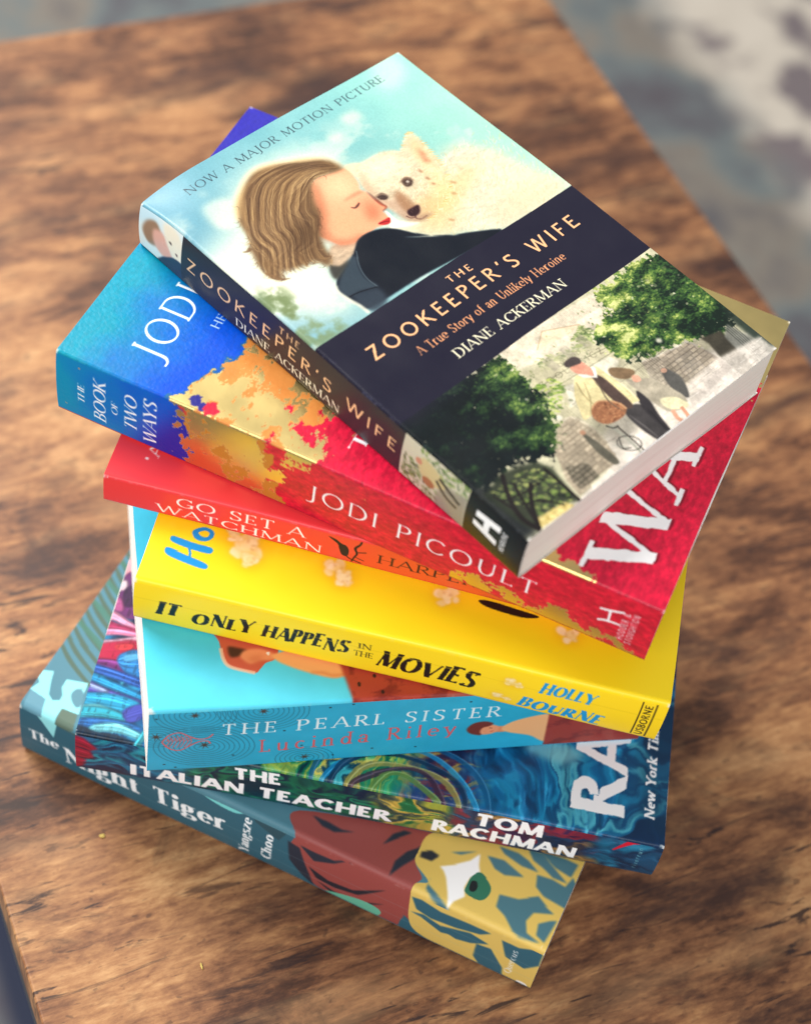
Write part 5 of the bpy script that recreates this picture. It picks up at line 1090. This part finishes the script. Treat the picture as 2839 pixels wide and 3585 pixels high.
# ------------------------------------------------------------------ mesh helpers
def np_mesh(name, verts, quads, mats, midx=None, colours=None, parent=None, smooth=True):
    me = bpy.data.meshes.new(name)
    nv, nf = len(verts), len(quads)
    me.vertices.add(nv); me.vertices.foreach_set('co', np.ascontiguousarray(verts, np.float32).ravel())
    me.loops.add(nf*4); me.loops.foreach_set('vertex_index', np.ascontiguousarray(quads, np.int32).ravel())
    me.polygons.add(nf); me.polygons.foreach_set('loop_start', np.arange(0, nf*4, 4, dtype=np.int32))
    if midx is not None: me.polygons.foreach_set('material_index', np.ascontiguousarray(midx, np.int32))
    me.polygons.foreach_set('use_smooth', np.full(nf, smooth))
    if colours is not None:
        at = me.color_attributes.new('print', 'FLOAT_COLOR', 'POINT')
        at.data.foreach_set('color', np.ascontiguousarray(colours, np.float32).ravel())
    for m in mats: me.materials.append(m)
    me.update(calc_edges=True); me.validate()
    o = bpy.data.objects.new(name, me); COL.objects.link(o)
    if parent is not None: o.parent = parent
    return o

def grid_quads(ni, nj, flip=False):
    i, j = np.meshgrid(np.arange(ni-1), np.arange(nj-1), indexing='ij')
    a = (i*nj+j).ravel(); b = ((i+1)*nj+j).ravel(); c = ((i+1)*nj+j+1).ravel(); d = (i*nj+j+1).ravel()
    return np.stack([a, b, c, d] if not flip else [a, d, c, b], 1)

def colours_of(cv):
    c = np.concatenate([s2l(cv.rgb), cv.foil[..., None]], -1)
    return c

def empty(name, label, cat, matrix=None, group=None):
    o = bpy.data.objects.new(name, None); COL.objects.link(o)
    o['label'] = label; o['category'] = cat
    if group: o['group'] = group
    if matrix is not None: o.matrix_world = matrix
    return o

CARD = 0.38
def wear(cv, seed, ends=True):
    """rubbed white card along the edges and at the corners"""
    n = cv.noise(1.4, 1.4, seed, 6, .7)
    ex = np.minimum(cv.X, cv.w-cv.X); ey = np.minimum(cv.Y, cv.h-cv.Y)
    corner = np.exp(-np.hypot(ex, ey)/2.2)*1.1; edge = np.exp(-np.minimum(ex, ey)/.35)*.55
    m = sstep(.70, .95, n*.6+corner*.7)
    cv.mask(m*.8, (232, 228, 222))
    cv.mask(sstep(.60, .8, n)*edge*.25, (214, 210, 206))
def make_book(spec, label, front, spine, mats, back_col, group, bulge=.5, roll=1.3, crush=None, lift=0.0, inset=.5):
    """paperback: front cover sheet, rounded spine, back cover and page block.  local x head->foot, y spine->fore edge, z up"""
    x0, y0, th, H, W, T, wa, wv, z0, gx, gy = spec
    ux = Vector((math.cos(th), math.sin(th), 0)); ux.z = gx*ux.x+gy*ux.y; ux.normalize()
    nz = Vector((-gx, -gy, 1)).normalized(); uy = nz.cross(ux)
    M = Matrix(((ux.x, uy.x, nz.x, x0*MM), (ux.y, uy.y, nz.y, y0*MM), (ux.z, uy.z, nz.z, (z0+gx*x0+gy*y0)*MM), (0, 0, 0, 1)))
    # y0 is the book's centre: shift so that local y = 0 is the spine plane
    M = M @ Matrix.Translation((0, -W/2*MM, 0))
    root = empty('paperback_book', label, 'book', M, group)
    def place(v):
        v = np.array(v, float)
        k = 1+(wa*v[:, 0]+wv*(v[:, 1]-W/2))/T
        v[:, 2] *= k
        # nothing printed and bound is dead straight
        f = H*1.7+T; v[:, 0] += .30*np.sin(v[:, 1]/W*4.1+f)+.12*np.sin(v[:, 1]/W*11+f*2); v[:, 1] += .28*np.sin(v[:, 0]/H*4.6+f*3)+.12*np.sin(v[:, 0]/H*13+f)
        if crush is not None:
            cx, cy, r, dz = crush
            f = np.clip(1-np.hypot(v[:, 0]-cx, v[:, 1]-cy)/r, 0, 1)**2
            v[:, 2] -= dz*f*(v[:, 2]/T)
        return v*MM
    r = roll
    wear(front, int(H*7+W)); wear(spine, int(H*5+T))
    # front cover: rolled fold at the spine, then flat
    nx, ny = front.ny, front.nx            # along book, across book
    X = np.linspace(-H/2, H/2, nx)
    L = W-r+r*math.pi/2
    s = np.concatenate([np.linspace(0, r*math.pi/2, 8)[:-1], np.linspace(r*math.pi/2, L, ny)])
    ph = np.minimum(s/r, math.pi/2)
    Y = np.where(s < r*math.pi/2, r*(1-np.cos(ph)), r+s-r*math.pi/2)
    Z = np.where(s < r*math.pi/2, T-r+r*np.sin(ph), T)
    m = len(Y)
    V = np.empty((nx, m, 3)); V[..., 0] = X[:, None]; V[..., 1] = Y[None]; V[..., 2] = Z[None]
    V[..., 2] += lift*np.clip((V[..., 1]/W-.55)/.45, 0, 1)**2*(0.6+.4*np.sin(V[..., 0]/H*5+1))
    full = colours_of(front)
    jx = np.clip(np.rint(Y*front.sx), 0, front.nx-1).astype(int)
    C = full[:, jx]
    verts = [V.reshape(-1, 3)]; cols = [C.reshape(-1, 4)]; quads = [grid_quads(nx, m)]; mi = [np.zeros(len(quads[0]))]
    base = nx*m
    white = np.array([.82, .80, .77, 0])
    def skirt(idx):
        nonlocal base
        k = len(idx); top = V.reshape(-1, 3)[idx]; bot = top.copy(); bot[:, 2] -= CARD
        verts.append(np.concatenate([top, bot])); cols.append(np.tile(white, (2*k, 1)))
        a = base+np.arange(k-1); quads.append(np.stack([a, a+k, a+k+1, a+1], 1)); mi.append(np.ones(k-1)); base += 2*k
    grid = np.arange(nx*m).reshape(nx, m)
    skirt(grid[0, :][::-1]); skirt(grid[-1, :]); skirt(grid[:, -1][::-1])
    # underside of the sheet
    q = V[np.ix_([0, nx-1], [8, m-1])].reshape(-1, 3).copy(); q[:, 2] -= CARD
    verts.append(q); cols.append(np.tile(white, (4, 1))); quads.append(np.array([[base, base+1, base+3, base+2]])); mi.append(np.ones(1))
    np_mesh('front_cover', place(np.concatenate(verts)), np.concatenate(quads), [mats[0], card_edge], np.concatenate(mi), np.concatenate(cols), root)
    # spine
    ns, nt_ = spine.nx, spine.ny
    xs = np.linspace(-H/2, H/2, ns); d = np.linspace(0, T, nt_)
    keep = (d >= r-.001) & (d <= T-r+.001); dk = np.concatenate([[r], d[keep], [T-r]]); dk = np.unique(np.round(dk, 5))
    n2 = len(dk)
    SV = np.empty((ns, n2, 3)); SV[..., 0] = xs[:, None]; SV[..., 2] = (T-dk)[None]
    SV[..., 1] = -bulge*np.sin(np.pi*np.clip((dk-r)/(T-2*r), 0, 1))[None]**.8*(1+.4*np.sin(xs/H*7+T))[:, None]
    sc = colours_of(spine).transpose(1, 0, 2)[:, np.clip(np.rint(dk*spine.sy), 0, nt_-1).astype(int)]
    sv = [SV.reshape(-1, 3)]; sq = [grid_quads(ns, n2, True)]; scs = [sc.reshape(-1, 4)]; smi = [np.zeros(len(sq[0]))]; sb = ns*n2
    for e, fl in ((0, False), (ns-1, True)):
        top = SV[e]; inn = top.copy(); inn[:, 1] += CARD
        sv.append(np.concatenate([top, inn])); scs.append(np.tile(white, (2*n2, 1)))
        a = sb+np.arange(n2-1); f = np.stack([a, a+1, a+n2+1, a+n2], 1)
        sq.append(f[:, ::-1] if fl else f); smi.append(np.ones(n2-1)); sb += 2*n2
    sob = np_mesh('spine', place(np.concatenate(sv)), np.concatenate(sq), [mats[1], card_edge], np.concatenate(smi), np.concatenate(scs), root)
    # back cover: fold, flat sheet, edges
    an = np.linspace(0, math.pi/2, 6)
    by = np.concatenate([r*(1-np.cos(an)), np.linspace(r, W, 12)[1:]]); bz = np.concatenate([r*(1-np.sin(an)), np.zeros(11)])
    bx = np.linspace(-H/2, H/2, 12); B = np.empty((12, len(by), 3)); B[..., 0] = bx[:, None]; B[..., 1] = by[None]; B[..., 2] = bz[None]
    B2 = B.copy(); B2[..., 2] += CARD; B2[:, :6, 1] += CARD
    nb = B.shape[0]*B.shape[1]; g = np.arange(nb).reshape(12, -1)
    bq = [grid_quads(12, len(by), True), grid_quads(12, len(by))+nb]
    for e, fl in ((g[0], False), (g[-1], True), (g[:, -1], False)):
        f = np.stack([e[:-1], e[1:], e[1:]+nb, e[:-1]+nb], 1); bq.append(f[:, ::-1] if fl else f)
    bmi = np.concatenate([np.full(len(x), i > 0) for i, x in enumerate(bq)])   # outside printed, inside and edges bare card
    np_mesh('back_cover', place(np.concatenate([B.reshape(-1, 3), B2.reshape(-1, 3)])), np.concatenate(bq), [mats[2], card_edge], bmi, None, root)
    # page block
    g0, g1 = inset, CARD+.03
    px = np.linspace(-H/2+g0, H/2-g0, 20); py = np.linspace(max(CARD+.35, r*.85), W-g0, 14); pz = np.linspace(g1, T-g1, 8)
    bm_v = []; bm_q = []
    def face(f, nu, nv, flip):
        o = sum(len(v) for v in bm_v); bm_v.append(f.reshape(-1, 3)); bm_q.append(grid_quads(nu, nv, flip)+o)
    def mk(a, b, k, fix):
        A, Bv = np.meshgrid(a, b, indexing='ij'); F = np.full(A.shape, fix)
        return np.stack([[A, Bv, F], [A, F, Bv], [F, A, Bv]][k], -1)
    face(mk(px, py, 0, pz[-1]), 20, 14, False); face(mk(px, py, 0, pz[0]), 20, 14, True)
    face(mk(px, pz, 1, py[0]), 20, 8, False); face(mk(px, pz, 1, py[-1]), 20, 8, True)
    face(mk(py, pz, 2, px[0]), 14, 8, True); face(mk(py, pz, 2, px[-1]), 14, 8, False)
    np_mesh('page_block', place(np.concatenate(bm_v)), np.concatenate(bm_q), [mats[3]], None, None, root, smooth=False)
    return root

# ------------------------------------------------------------------ setting: floor rug and small wooden table
def floor_mat():
    m, nt, b = new_mat('faded woven floor')
    tc = node(nt, 'ShaderNodeTexCoord'); mp = node(nt, 'ShaderNodeMapping'); mp.inputs['Rotation'].default_value = (0, 0, math.radians(-23)); nt.links.new(tc.outputs['Object'], mp.inputs['Vector'])
    n = node(nt, 'ShaderNodeTexNoise', Scale=7.0, Detail=5.0, Roughness=.6); nt.links.new(mp.outputs[0], n.inputs['Vector'])
    r = ramp(nt, [(.30, lin(84, 76, 82)), (.42, lin(94, 94, 98)), (.5, lin(108, 116, 116)), (.58, lin(128, 120, 110)), (.70, lin(90, 88, 92))])
    nt.links.new(n.outputs['Fac'], r.inputs[0])
    # pale field of the rug beyond a line parallel to the table's side, with dark motifs
    sx = node(nt, 'ShaderNodeSeparateXYZ'); nt.links.new(mp.outputs[0], sx.inputs[0])
    n2 = node(nt, 'ShaderNodeTexNoise', Scale=16.0, Detail=2.0); nt.links.new(mp.outputs[0], n2.inputs['Vector'])
    r2 = ramp(nt, [(.42, lin(116, 106, 108)), (.5, lin(196, 186, 172)), (.7, lin(208, 198, 184))]); nt.links.new(n2.outputs['Fac'], r2.inputs[0])
    wob = node(nt, 'ShaderNodeMath', operation='MULTIPLY_ADD'); wob.inputs[1].default_value = .10; nt.links.new(n.outputs['Fac'], wob.inputs[0]); nt.links.new(sx.outputs['X'], wob.inputs[2])
    mr = node(nt, 'ShaderNodeMapRange'); mr.inputs[1].default_value = 0.80; mr.inputs[2].default_value = 0.85; nt.links.new(wob.outputs[0], mr.inputs[0])
    mix = node(nt, 'ShaderNodeMix', data_type='RGBA'); nt.links.new(mr.outputs[0], mix.inputs[0]); nt.links.new(r.outputs[0], mix.inputs[6]); nt.links.new(r2.outputs[0], mix.inputs[7])
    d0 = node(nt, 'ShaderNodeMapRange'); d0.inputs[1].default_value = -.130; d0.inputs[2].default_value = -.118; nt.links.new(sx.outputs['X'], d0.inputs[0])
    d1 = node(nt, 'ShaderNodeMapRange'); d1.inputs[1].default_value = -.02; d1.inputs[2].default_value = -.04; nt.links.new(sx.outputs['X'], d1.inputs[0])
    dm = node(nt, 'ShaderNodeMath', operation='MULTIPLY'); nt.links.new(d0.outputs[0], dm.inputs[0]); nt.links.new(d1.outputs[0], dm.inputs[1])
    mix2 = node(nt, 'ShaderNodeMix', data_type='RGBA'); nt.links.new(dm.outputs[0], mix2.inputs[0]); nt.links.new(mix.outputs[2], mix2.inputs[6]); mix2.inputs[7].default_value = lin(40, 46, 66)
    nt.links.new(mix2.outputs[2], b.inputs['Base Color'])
    b.inputs['Roughness'].default_value = .95
    return m
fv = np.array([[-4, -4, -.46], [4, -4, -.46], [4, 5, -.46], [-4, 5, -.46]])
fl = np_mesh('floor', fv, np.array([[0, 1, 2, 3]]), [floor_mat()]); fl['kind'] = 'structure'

def wood_mat():
    m, nt, b = new_mat('rustic brown board')
    L = nt.links.new
    tc = node(nt, 'ShaderNodeTexCoord')
    def noise(scale, vec, detail=6.0, rough=.6, dist=0.0):
        mp = node(nt, 'ShaderNodeMapping'); mp.inputs['Scale'].default_value = vec; L(tc.outputs['Object'], mp.inputs['Vector'])
        mp.inputs['Location'].default_value = (scale*.37, scale*.11, 0)
        n = node(nt, 'ShaderNodeTexNoise', Scale=scale, Detail=detail, Roughness=rough, Distortion=dist); L(mp.outputs[0], n.inputs['Vector']); return n.outputs['Fac']
    big = noise(7.0, (1, 1.7, 1), 4.0, .55, .4)
    mid = noise(17.0, (1, 2.9, 1), 7.0, .66, .7)
    fine = noise(62.0, (1, 6.5, 1), 5.0, .7, .3)
    def mad(a, k, c):
        n = node(nt, 'ShaderNodeMath', operation='MULTIPLY_ADD'); n.inputs[1].default_value = k; L(a, n.inputs[0])
        if hasattr(c, 'links'): L(c, n.inputs[2])
        else: n.inputs[2].default_value = c
        return n.outputs[0]
    mott = noise(130.0, (1, 2.2, 1), 6.0, .7, .4)
    tone = mad(big, .34, mad(mid, .34, mad(fine, .17, mad(mott, .15, 0.0))))
    r = ramp(nt, [(.39, lin(48, 29, 22)), (.45, lin(88, 55, 37)), (.50, lin(132, 88, 58)), (.55, lin(166, 118, 77)), (.62, lin(202, 155, 106))])
    L(tone, r.inputs[0])
    def mask(a, lo, hi):
        q = ramp(nt, [(lo, (0, 0, 0, 1)), (hi, (1, 1, 1, 1))]); L(a, q.inputs[0]); return q.outputs[0]
    def times(a, c_):
        n = node(nt, 'ShaderNodeMath', operation='MULTIPLY'); L(a, n.inputs[0]); L(c_, n.inputs[1]); return n.outputs[0]
    def mixc(f, c0, c1, k):
        mm = node(nt, 'ShaderNodeMath', operation='MULTIPLY'); mm.inputs[1].default_value = k; L(f, mm.inputs[0])
        x = node(nt, 'ShaderNodeMix', data_type='RGBA'); L(mm.outputs[0], x.inputs[0]); L(c0, x.inputs[6]); x.inputs[7].default_value = c1; return x.outputs[2]
    # short dark splits along the grain, gathered in patches; broad dark smudges; pits; pale rubbed streaks
    splits = mask(noise(26.0, (1, 6.5, 1), 5.0, .62, 1.1), .59, .65)
    patch = mask(noise(5.0, (1, 1.7, 1), 3.0, .5, .3), .42, .54)
    ticks = mask(noise(75.0, (1, 5.0, 1), 3.0, .6, .6), .64, .70)
    smudge = mask(noise(10.0, (1, 1.9, 1), 7.0, .70, .9), .515, .66)
    pits = mask(noise(150.0, (1, 1.6, 1), 2.0, .5), .66, .72)
    streak = mask(noise(9.0, (1, 3.6, 1), 5.0, .6, .5), .54, .74)
    c = mixc(streak, r.outputs[0], lin(200, 156, 110), .40)
    c = mixc(smudge, c, lin(52, 33, 31), .80)
    c = mixc(times(splits, patch), c, lin(40, 26, 28), .88)
    c = mixc(times(ticks, patch), c, lin(56, 36, 32), .6)
    c = mixc(pits, c, lin(60, 40, 34), .5)
    L(c, b.inputs['Base Color'])
    rr = node(nt, 'ShaderNodeMapRange'); rr.inputs[3].default_value = .42; rr.inputs[4].default_value = .62; L(mid, rr.inputs[0]); L(rr.outputs[0], b.inputs['Roughness'])
    bp = node(nt, 'ShaderNodeBump', Strength=.25, Distance=.0006); L(tone, bp.inputs['Height']); L(bp.outputs[0], b.inputs['Normal'])
    b.inputs['Specular IOR Level'].default_value = .4
    return m

def box_mesh(name, cx, cy, cz, sx, sy, sz, mats, parent, bev=0.0):
    import bmesh
    bm = bmesh.new(); bmesh.ops.create_cube(bm, size=1.0)
    for v in bm.verts: v.co = Vector((cx+v.co.x*sx, cy+v.co.y*sy, cz+v.co.z*sz))
    if bev: bmesh.ops.bevel(bm, geom=bm.edges[:], offset=bev, segments=3, profile=.5, affect='EDGES')
    me = bpy.data.meshes.new(name); bm.to_mesh(me); bm.free()
    for m in mats: me.materials.append(m)
    o = bpy.data.objects.new(name, me); COL.objects.link(o); o.parent = parent
    return o
U0, U1, W0, W1 = -0.1447, 0.2983, -0.4615, 0.420   # across and along the table, metres
TA = math.radians(22.9)
tm = Matrix.Rotation(TA, 4, 'Z')
table = empty('wooden_table', 'brown rustic wooden side table with dark cracked grain under the stack of books', 'table', tm)
cu, cw = (U0+U1)/2, -(W0+W1)/2
box_mesh('tabletop', cu, cw, -.011, U1-U0, W1-W0, .022, [wood_mat()], table, .0012)
steel = plain_mat('dark blue black steel', lin(44, 48, 62), .5)
for sx in (-1, 1):
    box_mesh('frame_rail', cu+sx*((U1-U0)/2-.012), cw, -.033, .022, W1-W0-.06, .022, [steel], table, .001)
    for sy in (-1, 1):
        box_mesh('leg', cu+sx*((U1-U0)/2-.012), cw+sy*((W1-W0)/2-.017), -.2415, .024, .024, .437, [steel], table, .001)

# ------------------------------------------------------------------ the stack, bottom book first
paper_w = paper_mat('white page edges', lin(242, 238, 232), lin(214, 206, 198))
paper_c = paper_mat('cream page edges', lin(252, 243, 232), lin(216, 202, 190))
GR = 'paperback books fanned out in one stack'
SP = [
    (19.066, 71.22, -0.79078, 187.25, 124.59, 23.653, -0.014495, 0.020289, 165.51, 0.00035742, 0.030208),
    (15.493, 63.437, -0.41218, 220.8, 144.61, 30.155, -0.0035439, 0.005239, 135.67, 0.0015058, 0.023988),
    (8.9775, 56.966, -0.21663, 186.01, 129, 15.398, 0.0074066, 0.0060312, 120.53, -0.0070241, 0.01969),
    (20.533, 28.087, -0.18946, 185.62, 129, 24.071, 0.0035359, 0.0057829, 96.635, -0.011586, 0.014676),
    (5.4989, 21.873, 0.14919, 181, 128.99, 40.106, -0.0027026, 0.0069894, 56.591, -0.0078743, 0.0081664),
    (15.092, 8.893, -0.14335, 214.43, 132, 23.445, -0.010042, 0.0037642, 32.989, 0.0015271, 0.0030061),
    (-3.6098e-05, 0.00024364, -0.42799, 214.69, 132, 32.889, 0.00014168, 0.0033688, 0.04, 0, 0)]
def stack():
    gloss = lambda n, **k: print_mat(n, **dict(dict(rough=.36, spec=.32, dent=.10, bump=.04), **k))
    back = lambda n, c: plain_mat(n, lin(*c), .4)
    m = gloss('teal tiger print', rough=.5)
    make_book(SP[6], 'teal paperback with a golden tiger eye, lying on the wood at the stack bottom', art_tiger_cover(SP[6][4], SP[6][3]), art_tiger_spine(SP[6][3], SP[6][5]), (m, m, back('teal back card', (50, 96, 112)), paper_c), None, GR, bulge=1.0, roll=2.6)
    m = gloss('swirled paint print', rough=.36)
    make_book(SP[5], 'paperback of swirling blue and green paint with white capitals, second from bottom', art_swirl_cover(SP[5][4], SP[5][3]), art_swirl_spine(SP[5][3], SP[5][5]), (m, m, back('dark teal back card', (16, 60, 84)), paper_c), None, GR, bulge=.6)
    m = gloss('cyan print', rough=.40)
    make_book(SP[4], 'thick sky blue paperback with ripple rings on its spine, lying under the yellow book', art_cyan_cover(SP[4][4], SP[4][3]), art_cyan_spine(SP[4][3], SP[4][5]), (m, m, back('cyan back card', (44, 160, 200)), paper_w), None, GR, bulge=.4)
    m = gloss('yellow print', rough=.36)
    make_book(SP[3], 'bright yellow paperback with black brush lettering and popcorn on its spine', art_yellow_cover(SP[3][4], SP[3][3]), art_yellow_spine(SP[3][3], SP[3][5]), (m, m, back('yellow back card', (246, 208, 36)), paper_w), None, GR, bulge=.7, roll=1.8)
    m = gloss('coral print', rough=.38)
    make_book(SP[2], 'thin coral red paperback with a small black bird on its spine', art_coral_cover(SP[2][4], SP[2][3]), art_coral_spine(SP[2][3], SP[2][5]), (m, m, back('coral back card', (222, 60, 54)), paper_c), None, GR, bulge=.4)
    m = gloss('blue crimson and gold leaf print', rough=.36, bump=.35, bump_scale=700.0)
    make_book(SP[1], 'large paperback torn from blue through gold leaf to crimson, second from the top', art_paint_cover(SP[1][4], SP[1][3]), art_paint_spine(SP[1][3], SP[1][5]), (m, m, back('crimson back card', (180, 24, 48)), paper_w), None, GR, bulge=.5, roll=1.1)
    m = gloss('film still print', rough=.32, spec=.32, dent=.08)
    make_book(SP[0], 'topmost paperback with a woman nuzzling a white cub above a navy band', art_blue_sky_cover(SP[0][4], SP[0][3]), art_blue_sky_spine(SP[0][3], SP[0][5]), (m, m, back('navy back card', (40, 38, 52)), paper_c), None, GR, bulge=.6, roll=1.1, crush=(-SP[0][3]/2, 0, 26, 3.6), lift=.7)
stack()

# crumbs on the wood
def crumb(x, y, r, rot, label):
    import bmesh
    bm = bmesh.new(); bmesh.ops.create_icosphere(bm, subdivisions=2, radius=1.0)
    rs = random.Random(int(x*1e4))
    for v in bm.verts: v.co = Vector((v.co.x*r[0], v.co.y*r[1], v.co.z*r[2]))*(1+rs.uniform(-.18, .18))
    me = bpy.data.meshes.new('crumb'); bm.to_mesh(me); bm.free(); me.materials.append(plain_mat('dry straw', lin(206, 178, 96), .8))
    o = bpy.data.objects.new('crumb', me); COL.objects.link(o); o.location = (x, y, r[2]*.9); o.rotation_euler = (0, 0, rot)
    o['label'] = label; o['category'] = 'crumb'
crumb(-0.0497, -0.1016, (.0014, .0004, .0004), 1.9, 'sliver of dry straw on the bare wood in front of the teal book')
crumb(-0.0907, -0.0514, (.0011, .0008, .0005), .3, 'pale crumb on the cracked wood left of the teal book')
